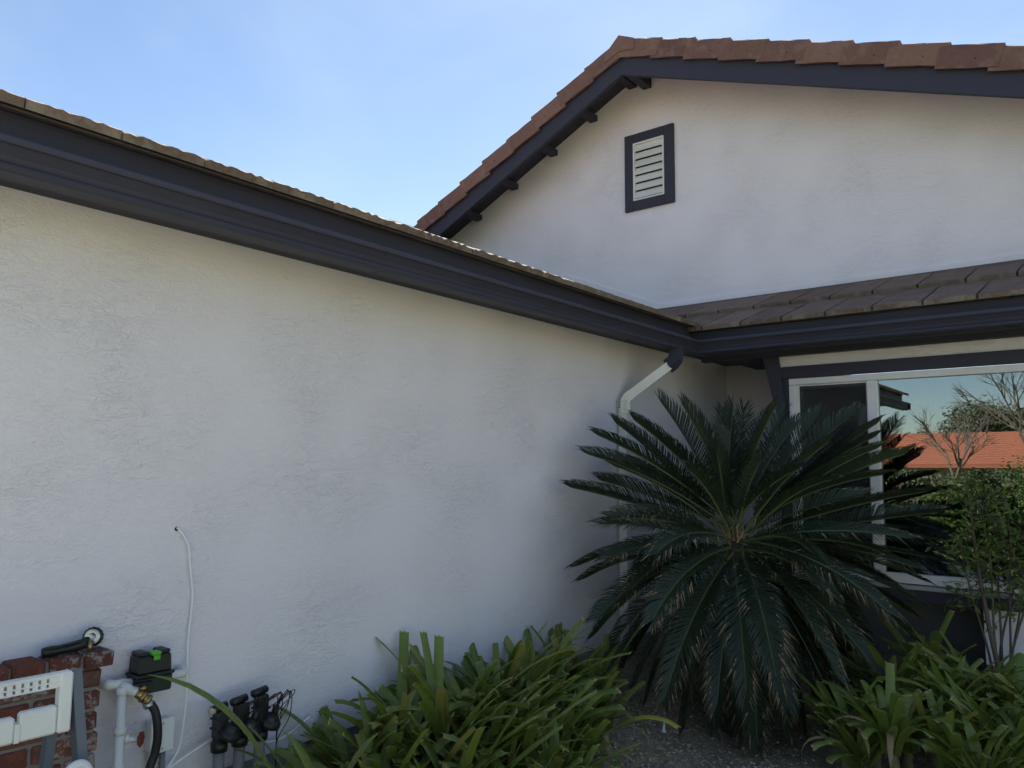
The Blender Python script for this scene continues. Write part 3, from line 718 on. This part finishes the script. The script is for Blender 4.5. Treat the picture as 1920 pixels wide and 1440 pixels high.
# ------------------------------------------------------------------ sago palm
CROWN = Vector((0.930, -2.070, 1.196))
FRONDS = [(0.70,-2.25,1.97,0.02,0.1),(0.80,-1.90,1.96,0.02,0.1),(1.18,-2.02,1.97,0.03,0.15),(1.24,-1.80,1.90,0.03,0.2),(0.40,-2.05,1.80,0.05,0.2),(0.36,-2.50,1.62,0.06,0.3),(1.52,-1.30,1.80,0.06,0.3),(1.66,-1.62,1.58,0.08,0.4),(0.34,-2.62,1.28,0.10,0.3),(0.52,-2.19,2.01,0.03,0.10),(0.65,-1.94,1.90,0.03,0.10),(0.93,-2.05,2.00,0.00,0.05),(0.88,-1.77,2.01,0.00,0.10),(1.07,-1.81,1.96,0.02,0.10),(1.07,-1.55,1.98,0.03,0.15),(1.32,-1.66,1.95,0.05,0.20),(1.46,-1.49,1.94,0.06,0.35),(1.49,-1.13,1.89,0.05,0.20),(1.60,-1.48,1.74,0.08,0.55),(1.68,-1.15,1.71,0.09,0.35),(1.81,-1.20,1.48,0.10,0.50),(1.88,-1.32,1.36,0.10,0.60),(1.81,-1.16,1.19,0.10,0.50),(1.85,-1.51,1.11,0.12,0.60),(1.60,-1.08,1.23,0.08,0.20),(0.42,-2.32,1.88,0.04,0.15),(0.29,-2.30,1.86,0.05,0.20),(0.30,-2.53,1.78,0.07,0.35),(0.25,-2.63,1.69,0.08,0.25),(0.19,-2.71,1.49,0.10,0.35),(0.12,-2.28,1.53,0.08,0.20),(0.16,-2.17,1.67,0.06,0.20),(0.25,-2.65,0.96,0.18,0.15),(0.36,-2.61,0.77,0.20,0.25),(0.25,-2.45,0.47,0.22,0.35),(0.25,-2.24,0.36,0.20,0.30),(0.52,-2.40,0.28,0.24,0.50),(0.48,-2.16,0.26,0.24,0.40),(1.52,-2.42,1.02,0.18,0.4),(1.20,-1.90,0.16,0.24,0.60),(0.96,-1.71,0.20,0.22,0.30),(1.32,-1.69,0.25,0.24,0.60),(1.28,-1.40,0.33,0.20,0.30),(1.52,-1.64,0.64,0.20,0.55),(1.38,-1.40,0.44,0.20,0.30),(1.70,-1.54,0.91,0.16,0.60),(1.77,-1.23,0.94,0.15,0.50),(1.68,-1.27,0.75,0.18,0.40),(1.71,-1.89,1.15,0.16,0.60),(1.52,-2.21,0.94,0.20,0.60),(1.48,-2.33,1.16,0.18,0.55),(0.78,-2.76,1.15,0.20,0.50),(0.63,-2.72,1.32,0.15,0.50),(0.58,-2.70,0.93,0.20,0.35),(0.83,-2.47,1.60,0.05,0.20),(0.94,-2.32,1.69,0.03,0.15),(1.16,-2.21,1.66,0.03,0.15),(1.34,-2.12,1.61,0.06,0.30),(1.48,-2.00,1.55,0.08,0.40),(1.58,-1.77,1.46,0.10,0.50),(0.72,-1.63,0.24,0.20,0.20),(0.50,-1.91,0.33,0.20,0.20),(1.04,-1.34,0.31,0.20,0.20)]
palm = thing('sago_palm', 'large dark green sago palm with drooping tan tipped fronds in the corner bed', 'palm', (CROWN.x, CROWN.y, .12))
Z = Vector((0, 0, 1))
def frond(tip, arch, tan, k):
    rr = random.Random(500+k); tip = Vector(tip); out = tip-CROWN
    if tip.z > 1.75: tip = CROWN+out*rr.uniform(.98, 1.05); out = tip-CROWN
    oh = Vector((out.x, out.y, 0)); oh = oh.normalized() if oh.length > .01 else Vector((1, 0, 0))
    P0 = CROWN+out.normalized()*.05+Vector((rr.uniform(-.05, .05), rr.uniform(-.05, .05), rr.uniform(-.10, .02) if out.z < .3 else rr.uniform(-.02, .05)))
    mid = P0.lerp(tip, .52); P1 = mid+Z*(arch*(.75 if out.z < .1 else .6))+oh*(arch*(.3 if out.z < .1 else .2))
    if out.z > .35: P1 = P1+Z*.05-oh*.03
    pos = lambda u: P0*(1-u)**2+P1*2*u*(1-u)+tip*u*u
    der = lambda u: ((P1-P0)*2*(1-u)+(tip-P1)*2*u).normalized()
    L = (tip-P0).length; b = MB(); n = max(34, int(L/.0105))
    lmax = .115+.065*min(1, L/.9); twist = rr.uniform(-.5, .5); vee = rr.uniform(.5, .8) if out.z > .1 else rr.uniform(.2, .45)
    def frame(u):
        t = der(u); nn = Z-t*t.z
        nn = nn.normalized() if nn.length > .12 else (-oh-t*(-oh).dot(t)).normalized()
        sd = t.cross(nn); return t, (nn*cos(twist)+sd*sin(twist)), (sd*cos(twist)-nn*sin(twist))
    b.cur = 1
    b.tube([pos(i/9*.985) for i in range(10)], lambda t: .0075*(1-.8*t)+.0012, 5)
    tside = rr.choice((-1, 1))
    for i in range(n):
        u = .13+.86*i/(n-1); t, nn, sd = frame(u); p = pos(u)
        e = (u-.13)/.86
        l = lmax*min(1, .35+e*3.2)*(1-.42*max(0, (e-.6)/.4)**1.8)*rr.uniform(.9, 1.06)
        a = rad(66-44*e+rr.uniform(-5, 5))
        for s in (-1, 1):
            dir_ = (t*cos(a)+sd*s*sin(a)+nn*(vee*(1-.4*e))).normalized()
            wv = (t-dir_*t.dot(dir_)).normalized()*(.0034 if e < .9 else .0027)
            q = p+dir_*l*.62; tipq = p+dir_*l-nn*l*.10-Z*l*(.05+.12*tan)
            dry = tan*(1.0 if s == tside else .45)*(.35+e*.9)
            isd = rr.random() < dry*.75
            q2 = p+dir_*l*(.62 if not isd else rr.uniform(.45, .72))
            b.cur = 0; b.add([p-wv*.8, p+wv*.8, q2+wv, q2-wv], [(0, 1, 2, 3)])
            b.cur = 2 if isd else 0
            if isd:
                curl = Vector((rr.uniform(-1, 1), rr.uniform(-1, 1), rr.uniform(-1.2, .3)))*l*.10
                tipq = tipq+curl
            b.add([q2-wv, q2+wv, tipq], [(0, 1, 2)])
    o = b.build('frond', [M['sago'], M['sago_rachis'], M['sago_tan']], palm, fix=False)
    o.matrix_parent_inverse = Matrix.Translation(-Vector(palm.location)); return o
for k, (x, y, z, a, t) in enumerate(FRONDS): frond((x, y, z), a, t, k)
rk = random.Random(77)
for k in range(2):                       # stiff upright fronds round the growing point
    a = k*2.399+rk.uniform(-.3, .3); el = rad(rk.uniform(32, 76)); L_ = rk.uniform(.72, .92)
    tp = CROWN+Vector((cos(a)*cos(el)*L_, sin(a)*cos(el)*L_, sin(el)*L_)); tp.x = max(tp.x, .14); tp.y = min(tp.y, -1.12)
    frond(tp, .03, rk.uniform(.05, .25), 300+k)
for k in range(30):                       # hanging skirt of older fronds
    a = k*2.399+rk.uniform(-.2, .2); r = rk.uniform(.55, .92); x = CROWN.x+r*cos(a); y = CROWN.y+r*sin(a)
    if cos(a)*.629-sin(a)*.777 > -.15: continue          # the side towards the lawn has lost its lowest fronds
    x = max(x, .16); y = min(y, -1.12)
    frond((x, y, gz(x, y)+rk.uniform(.08, .75)), rk.uniform(.14, .24), rk.uniform(.1, .4), 100+k)
side_ = Vector((.777, .629, 0)); front_ = Vector((.629, -.777, 0))
for k, (deg, rho, tow, tn) in enumerate(((-168, .95, .15, .2), (-155, .95, .3, .25), (-146, 1.0, .12, .2), (-138, 1.0, .35, .3), (-128, 1.02, .2, .4), (-120, .95, .42, .35), (-112, 1.05, .3, .5), (-104, .85, .5, .4), (-97, .72, .62, .45), (-88, .62, .70, .35), (-80, .80, .55, .5), (-73, 1.05, .35, .55), (-66, .95, .45, .5), (-58, 1.08, .25, .55), (-50, .98, .42, .45), (-42, 1.02, .25, .5), (-34, .95, .4, .5), (-26, 1.0, .2, .5), (-18, .92, .38, .45), (-8, .95, .25, .5), (-176, .8, .4, .3), (-150, .7, .55, .4), (-60, .72, .60, .5), (-30, .7, .58, .5), (4, .8, .45, .5), (172, .8, .45, .4), (-96, 1.12, .30, .35), (-84, 1.10, .28, .4), (-103, 1.10, .18, .3), (-90, 1.05, .42, .45), (-77, 1.12, .15, .4))):
    ph = rad(deg+rk.uniform(-4, 4)); tp = CROWN+side_*(cos(ph)*rho)+Z*(sin(ph)*rho)+front_*tow
    tp.x = max(tp.x, .15); tp.z = max(tp.z, gz(tp.x, tp.y)+.05)
    frond(tp, .20 if deg < -20 else .12, tn, 600+k)
# trunk with old leaf bases
b = MB(); n = 18; prof_ = [(.05, .13), (.3, .135), (.6, .13), (.9, .12), (1.08, .10), (1.15, .06), (1.18, .02)]; v = []; f = []
for i, (z, r) in enumerate(prof_):
    for k in range(n): a = 2*pi*k/n; q = r*(1+.12*random.uniform(-1, 1)); v.append((CROWN.x+q*cos(a), CROWN.y+q*sin(a), z))
for i in range(len(prof_)-1):
    for k in range(n): f.append((i*n+k, i*n+(k+1) % n, (i+1)*n+(k+1) % n, (i+1)*n+k))
b.add(v, f)
for k in range(170):
    a = k*2.399; z = .1+.98*(k/170); r = .122
    p = Vector((CROWN.x+r*cos(a), CROWN.y+r*sin(a), z)); o_ = Vector((cos(a), sin(a), .75)).normalized(); s_ = Vector((-sin(a), cos(a), 0))
    q = p+o_*random.uniform(.035, .06)
    b.add([p-s_*.024, p+s_*.024, q+s_*.012, q-s_*.012, p-Z*.02], [(0, 1, 2, 3), (4, 1, 2), (4, 2, 3), (4, 3, 0)])
local(palm, b, 'trunk', M['sago_trunk'])
# young woolly flush and shrivelled bits at the crown's centre
b = MB()
for k in range(60):
    a = random.uniform(0, 2*pi); l = random.uniform(.06, .20); o_ = Vector((cos(a)*.5, sin(a)*.5, 1)).normalized(); p = CROWN+Vector((random.uniform(-.06, .06), random.uniform(-.06, .06), random.uniform(-.03, .02)))
    s_ = o_.cross(Vector((cos(a*3), sin(a*3), .2))).normalized()*.005
    c_ = Vector((random.uniform(-.04, .04), random.uniform(-.04, .04), -.01))
    b.add([p-s_, p+s_, p+o_*l*.6+s_*.8, p+o_*l*.6-s_*.8, p+o_*l+c_], [(0, 1, 2, 3), (3, 2, 4)])
local(palm, b, 'crown_fibre', M['sago_tan'])

# ------------------------------------------------------------------ strap-leaved plants
def strap_mesh(ln, wd, curve, cut, seed, mats):
    """leaf rising along +z then arching to +x; channelled blade, clipped or pointed end"""
    rr = random.Random(seed); n = 12; v = []; f = []; mi = []
    ang = rad(rr.uniform(4, 12)); p = Vector((0, 0, 0)); st_ = ln/n; sway = rr.uniform(-.25, .25); tw = rr.uniform(-.6, .6); slant = rr.uniform(-.018, .018)
    K = 5
    for i in range(n+1):
        u = i/n
        w_ = wd*(.62+.38*min(1, u*2.2))*(1-.22*max(0, u-.5))
        if not cut: w_ *= (1-max(0, (u-.62)/.38)**2.2)*.985+.015
        d = Vector((sin(ang), sway*u*.5, cos(ang))).normalized(); side = Vector((0, 1, 0)); side = (side-d*side.dot(d)).normalized()
        nn = side.cross(d); a = tw*u; side, nn = side*cos(a)+nn*sin(a), nn*cos(a)-side*sin(a)
        for k in range(K):
            s = (k-(K-1)/2)/((K-1)/2)
            j = ((rr.uniform(-.008, .008)+s*slant) if (cut and i == n) else 0)
            v.append(p+side*s*w_/2+nn*(-(1-s*s))*w_*.13+d*j+nn*rr.uniform(-.0008, .0008))
        p = p+d*st_; ang += curve*(.25+1.5*u)*(1/n)
    for i in range(n):
        for k in range(K-1): f.append((i*K+k, i*K+k+1, (i+1)*K+k+1, (i+1)*K+k)); mi.append(0)
    if cut:                                     # dry brown rim on the clipped end
        o = len(v)
        for k in range(K): v.append(v[n*K+k]+d*.005+nn*rr.uniform(-.003, .003))
        for k in range(K-1): f.append((n*K+k, n*K+k+1, o+k+1, o+k)); mi.append(1)
    b = MB(); b.v = [tuple(q) for q in v]; b.f = f; b.mi = mi
    return b.mesh('leaf', mats, True)
SL_M = [M['strap'], M['strap_tip']]; YL_M = [M['strap_old'], M['strap_tip']]
rl = random.Random(11)
leafs = []
for k in range(26):
    ln = rl.uniform(.40, .64); leafs.append((ln, strap_mesh(ln, rl.uniform(.036, .050), rl.uniform(.35, 1.5), rl.random() < .5, 900+k, YL_M if k in (6, 17) else SL_M)))
sun_leaf = strap_mesh(.42, .045, 1.4, True, 77, [M['strap_sun'], M['strap_tip']])
dry = [strap_mesh(rl.uniform(.3, .45), .03, 3.2, False, 80+k, [M['strap_dry'], M['strap_tip']]) for k in range(3)]
def strap_plant(x, y, h, n, label, group, seed, rise=0.0):
    rr = random.Random(seed); z0 = gz(x, y)
    t = thing('strap_leaf_plant', label, 'plant', (x, y, z0), group)
    if rise:
        b = MB().tube([(0, 0, -.05), (rr.uniform(-.02, .02), rr.uniform(-.02, .02), rise*.6), (0, 0, rise+.04)], lambda u: .026-.006*u, 8); b.build('stem', M['strap_stem'], t, True)
    a0 = rr.uniform(0, pi)
    for i in range(n):
        fan = i/(n-1); side = 1 if i % 2 else -1
        az = a0+(0 if side > 0 else pi)+rr.uniform(-.9, .9)
        lean = .08+.85*(1-fan)**1.2+rr.uniform(-.12, .12)
        ln, me = rr.choice(leafs); s = h/.60*rr.uniform(.85, 1.18)*(.98 if lean > .3 else .80)
        o = put('leaf', me, t, (rr.uniform(-.03, .03), rr.uniform(-.03, .03), rise+rr.uniform(-.02, .03)), None)
        o.matrix_local = Matrix.Translation((rr.uniform(-.03, .03), rr.uniform(-.03, .03), rise+rr.uniform(-.02, .02))) @ Matrix.Rotation(az, 4, 'Z') @ Matrix.Rotation(lean*.75, 4, 'Y') @ Matrix.Diagonal((s, rr.uniform(.8, 1.08), s, 1))
    for i in range(rr.choice((1, 2, 3, 4))):
        o = put('dry_leaf', rr.choice(dry), t); o.matrix_local = Matrix.Translation((0, 0, rise)) @ Matrix.Rotation(rr.uniform(0, 6.28), 4, 'Z') @ Matrix.Rotation(.5, 4, 'Y')
    return t
LG = 'strap-leaved plants along the left wall'; LL = ('clipped strap-leaved plant in the back row against the left stucco wall', 'clipped strap-leaved plant in the middle row of the clump by the left wall', 'clipped strap-leaved plant in the front row of the clump by the left wall')
left = [(.24,-4.36,.46),(.22,-4.05,.58),(.24,-3.72,.66),(.22,-3.42,.64),(.24,-3.12,.60),(.24,-2.84,.52),(.48,-4.40,.46),(.46,-4.10,.55),(.50,-3.80,.60),(.46,-3.50,.58),(.48,-3.22,.50),(.50,-2.96,.42),(.30,-2.62,.42),(.72,-4.25,.44),(.70,-3.95,.50),(.74,-3.65,.50),(.68,-3.38,.44),(.92,-4.10,.42),(.90,-3.78,.42),(.36,-3.95,.62),(.36,-3.58,.66),(.62,-4.12,.52),(.60,-3.62,.54),(.84,-3.94,.44),(.62,-4.52,.40),(.84,-4.34,.42),(.36,-4.22,.5),(1.02,-3.95,.38)]
for k, (x, y, h) in enumerate(left): strap_plant(x, y, h*1.0, 32, LL[0 if x < .33 else (1 if x < .6 else 2)], LG, 100+k)
lone = strap_plant(.50, -4.78, .42, 7, 'sparse strap-leaved plant with one long arching leaf in front of the dark valves', LG, 161)
arc = strap_mesh(.86, .036, 1.25, False, 333, SL_M)
o = put('leaf', arc, lone); o.matrix_local = Matrix.Translation((0, 0, .06)) @ Matrix.Rotation(rad(239), 4, 'Z') @ Matrix.Rotation(.16, 4, 'Y')
strap_plant(.42, -4.60, .46, 15, 'sparse strap-leaved plant between the dark valves and the big clump', LG, 162)
strap_plant(.34, -4.74, .34, 12, 'low strap-leaved plant right against the three dark valves', LG, 164)
sun_plant = strap_plant(.58, -3.02, .40, 10, 'strap-leaved plant with one leaf coloured sunlit yellow at the right end of the left clump', LG, 163)
o = put('sun_painted_leaf', sun_leaf, sun_plant); o['label'] = 'clipped leaf coloured yellow as if sunlit'  # sun patch painted as the colour of this leaf
o.matrix_local = Matrix.Translation((.02, 0, .05)) @ Matrix.Rotation(rad(20), 4, 'Z') @ Matrix.Rotation(.75, 4, 'Y')
RG = 'strap-leaved plants below the window'; RL = ('short-stemmed strap-leaved plant at the left edge of the clump below the window', 'short-stemmed strap-leaved plant in the middle of the clump below the window', 'short-stemmed strap-leaved plant at the right edge of the clump below the window')
right = [(1.58,-1.98,.40),(1.60,-2.32,.40),(1.84,-2.46,.40),(1.84,-2.12,.44),(1.86,-1.78,.46),(1.80,-1.46,.46),(2.08,-2.40,.42),(2.10,-2.06,.44),(2.12,-1.72,.46),(2.02,-1.40,.44),(2.34,-2.26,.42),(2.38,-1.90,.42),(2.36,-1.56,.42),(1.62,-1.62,.44),(1.70,-1.86,.44),(1.72,-2.22,.42),(1.98,-2.26,.44),(1.98,-1.92,.46),(2.22,-2.5,.42),(2.24,-2.2,.44),(2.26,-1.75,.44),(1.72,-2.5,.36)]
for k, (x, y, h) in enumerate(right): strap_plant(x, y, h*.95, 30, RL[0 if x < 1.75 else (1 if x < 2.2 else 2)], RG, 200+k, .12+.05*(k % 3))

# ------------------------------------------------------------------ thin-stemmed shrub by the window
def leaf_cards(b, p, n, spread, size, rr):
    for _ in range(n):
        q = p+Vector((rr.gauss(0, 1), rr.gauss(0, 1), rr.gauss(0, .8)))*spread
        d = Vector((rr.uniform(-1, 1), rr.uniform(-1, 1), rr.uniform(-.9, .4))).normalized(); s = d.cross(Vector((rr.uniform(-1, 1), rr.uniform(-1, 1), rr.uniform(-1, 1)))).normalized(); l = size*rr.uniform(.7, 1.3)
        nn = d.cross(s)*l*.08
        b.add([q, q+d*l*.45+s*l*.2+nn, q+d*l, q+d*l*.45-s*l*.2+nn], [(0, 1, 2, 3)])
sh = thing('shrub', 'thin stemmed leafy shrub growing in front of the window ledge', 'shrub', (2.12, -1.16, gz(2.12, -1.16)))
rs = random.Random(31); bs = MB(); bl = MB()
for k in range(8):
    a = rs.uniform(0, 6.28); p0 = Vector((2.13+.03*cos(a), -1.15+.03*sin(a), .2)); tp = Vector((2.13+rs.uniform(-.18, .42), -1.17+rs.uniform(-.14, .05), rs.uniform(1.15, 1.75)))
    pts = bez([p0, p0.lerp(tp, .35)+Vector((rs.uniform(-.03, .03), rs.uniform(-.03, .03), 0)), p0.lerp(tp, .7)+Vector((rs.uniform(-.05, .05), rs.uniform(-.04, .04), 0)), tp], 6)
    bs.tube(pts, (lambda k: (lambda t: (.016 if k == 0 else .008)*(1-.75*t)+.001))(k), 7)
    for q in pts[10:]:
        for j in range(3):
            e = q+Vector((rs.uniform(-.16, .16), rs.uniform(-.12, .08), rs.uniform(-.10, .08)))
            bs.tube([q, q.lerp(e, .5)+Vector((0, 0, .015)), e], .0018, 4)
            for u in (.6, 1.0): leaf_cards(bl, q.lerp(e, u)+Vector((0, 0, .008)), 2, .009, .052, rs)
local(sh, bs, 'stems', M['bark'], True); local(sh, bl, 'foliage', M['shrub_leaf'])

# ------------------------------------------------------------------ litter on the bed
b = MB(); rs = random.Random(5)
for k in range(5200):
    x = rs.uniform(.05, 2.7); y = rs.uniform(-4.2, -1.0)
    if rs.random() < .35: x = rs.gauss(1.1, .4); y = rs.gauss(-2.8, .3)
    if x < .02: continue
    z = gz(x, y)+.003; l = rs.uniform(.004, .016); w_ = l*rs.uniform(.25, .8); a = rs.uniform(0, 6.28); d = Vector((cos(a), sin(a), rs.uniform(-.3, .3))); s = Vector((-sin(a), cos(a), rs.uniform(-.3, .3)))
    p = Vector((x, y, z))
    b.add([p-d*l-s*w_*.6, p+d*l*.8-s*w_, p+d*l+s*w_*.5, p-d*l*.7+s*w_, p+Z*l*.5], [(0, 1, 4), (1, 2, 4), (2, 3, 4), (3, 0, 4)])
c = b.build('mulch', M['chip'], None, fix=False); c['kind'] = 'stuff'; c['label'] = 'brown mulch chips and gravel strewn over the bed'; c['category'] = 'mulch'
b = MB()
for k in range(620):
    x = rs.uniform(.3, 2.4); y = rs.uniform(-3.4, -1.3); z = gz(x, y)+.006; a = rs.uniform(0, 6.28); l = rs.uniform(.03, .12); d = Vector((cos(a), sin(a), 0)); s = Vector((-sin(a), cos(a), 0))*rs.uniform(.0012, .004)
    p = Vector((x, y, z)); q = p+d*l*.5+Vector((0, 0, rs.uniform(0, .02)))+s*rs.uniform(-3, 3); e = p+d*l
    b.add([p-s, p+s, q+s, q-s, e], [(0, 1, 2, 3), (3, 2, 4)])
c = b.build('dry_leaf_litter', M['sago_tan'], None, fix=False); c['kind'] = 'stuff'; c['label'] = 'dry fallen leaflets scattered under the palm'; c['category'] = 'litter'
fl = put('fallen_leaf', strap_mesh(.16, .045, .8, True, 401, [M['strap_dry'], M['strap_tip']])); z = gz(.80, -3.2)
fl.matrix_world = Matrix.Translation((.80, -3.2, z+.02)) @ Matrix.Rotation(rad(-60), 4, 'Z') @ Matrix.Rotation(rad(82), 4, 'Y')
tag(fl, 'clipped dry leaf piece lying on the soil right of the left clump', 'leaf')
sk = MB().lathe((.69, -2.53, gz(.69, -2.53)-.01), (.1, 0, 1), [(0, .016), (.012, .015), (.02, .009), (.045, .006), (.06, .002)], 8).build('plastic_marker', M['white_plastic'], None, True)
tag(sk, 'tiny white plastic sprinkler stub standing on the soil under the palm', 'sprinkler')

# ------------------------------------------------------------------ across the street (seen in the window's reflection)
nh = thing('neighbour_house', 'low house with an orange clay tile roof mirrored in the window', 'house', (-6, -48, -.8))
def nloc(b, name, m): return local(nh, b, name, m)
b = MB(); b.box(-26, 14, -53, -43, -.9, 2.1); nloc(b, 'wall', M['far_wall'])
roofn = MB().prism([(-42, 1.95), (-48, 3.85), (-54, 1.95), (-54, 1.8), (-48, 3.7), (-42, 1.8)], -27, 15, 'x'); rn = nloc(roofn, 'roof', M['terracotta'])
for k in range(15):
    y0 = -42-.4*k; z0 = 1.96+(.4*k)*(1.9/6)
    if y0 < -47.7: break
    b = MB(); b.prism([(y0, z0), (y0, z0+.06), (y0-.42, z0+.135+.02), (y0-.42, z0+.13)], -27, 15, 'x'); o = b.build('tile_course', M['terracotta'], rn); o.matrix_parent_inverse = rn.matrix_world.inverted()
    o.matrix_parent_inverse = Matrix.Translation(Vector((0, 0, 0)))
for x in (-20, -12, -4, 5): b = MB(); b.cbox(x, x+2.2, -42.99, -42.95, .2, 1.5, .01); nloc(b, 'window', M['far_glass'])

def crown_tree(name, label, cat, base, h, cr, n, size, mt, seed, trunk_r=.15, nc=14):
    rr = random.Random(seed); base = Vector(base); t = thing(name, label, cat, base)
    b = MB(); c0 = base+Vector((0, 0, h)); b.tube([base, base.lerp(c0, .5)+Vector((rr.uniform(-.1, .1), 0, 0)), c0], lambda u: trunk_r*(1-.6*u), 8)
    bl = MB()
    for k in range(nc):
        d = Vector((rr.gauss(0, 1), rr.gauss(0, 1), rr.gauss(0, 1))).normalized()*rr.uniform(.3, 1)
        q = c0+Vector((d.x*cr[0], d.y*cr[1], d.z*cr[2])); b.tube([c0-Vector((0, 0, h*.2)), c0.lerp(q, .5), q], trunk_r*.2, 5)
        leaf_cards(bl, q, n//nc, min(cr)*.26, size, rr)
    local(t, b, 'trunk', M['bark'], True); local(t, bl, 'crown', mt); return t
crown_tree('evergreen_tree', 'grey green spreading tree above the orange roof in the window reflection', 'tree', (-5.6, -64, -.8), 6.0, (4.0, 3, 1.9), 5200, .34, M['tree_leaf'], 1, .35, 26)
crown_tree('round_tree', 'small round green tree behind the orange roof in the window reflection', 'tree', (-10.3, -62, -.8), 4.6, (1.1, 1.1, .9), 1400, .22, M['hedge_leaf'], 2, .2, 10)
for k, (x, y, hgt, lab) in enumerate(((-.75, -10.7, .75, 'low green bush at the far left of the reflected hedge'), (.25, -10.9, 1.15, 'green bush second from the left in the reflected hedge'), (1.35, -10.8, 1.5, 'tall sunlit green bush in the middle of the reflected hedge'), (2.6, -11.0, 1.55, 'tall sunlit green bush at the right of the reflected hedge'))):
    crown_tree('bush', lab, 'bush', (x, y, gz(x, y)), hgt*.55, (.8, .65, hgt*.55), 7000, .075, M['hedge_leaf'], 40+k, .05, 34)
def bare(name, label, base, h, seed, levels=4):
    rr = random.Random(seed); t = thing(name, label, 'tree', base); b = MB()
    def grow(p, d, l, r, lv):
        q = p+d*l; b.tube([p, p.lerp(q, .5)+Vector((rr.gauss(0, .04), rr.gauss(0, .04), 0))*l, q], lambda u: r*(1-.35*u), 6 if lv > 1 else 4, cap=False)
        if lv == 0: return
        for _ in range(rr.choice((3, 3, 4))):
            nd = (d+Vector((rr.gauss(0, .5), rr.gauss(0, .5), rr.gauss(.1, .3)))).normalized(); grow(p.lerp(q, rr.uniform(.55, 1)), nd, l*rr.uniform(.55, .8), r*.6, lv-1)
    grow(Vector(base), Vector((0, 0, 1)), h*.34, h*.014, levels); local(t, b, 'branches', M['bark']); return t
bare('bare_tree', 'tall bare branched tree at the right of the window reflection', (-.9, -36, -.75), 9.5, 3, 5)
bare('bare_tree', 'low bare twiggy tree in front of the orange roof in the reflection', (-1.6, -22, -.35), 5.2, 9, 5)

hx = thing('hedge', 'long clipped dark hedge below the orange roof in the window reflection', 'hedge', (-6, -38, -.75))
b = MB(); rr = random.Random(88)
for k in range(9000):
    x = rr.uniform(-22, 10); z = -.75+2.35*math.sqrt(rr.random())+.12*sin(x*1.7); p = Vector((x, -38+rr.uniform(-.5, .5), z))
    leaf_cards(b, p, 1, .05, .30, rr)
local(hx, b, 'foliage', M['tree_leaf'])
b = MB(); b.box(-22, 10, -38.3, -37.9, -.9, 1.35); local(hx, b, 'inner_branches', M['bark'])
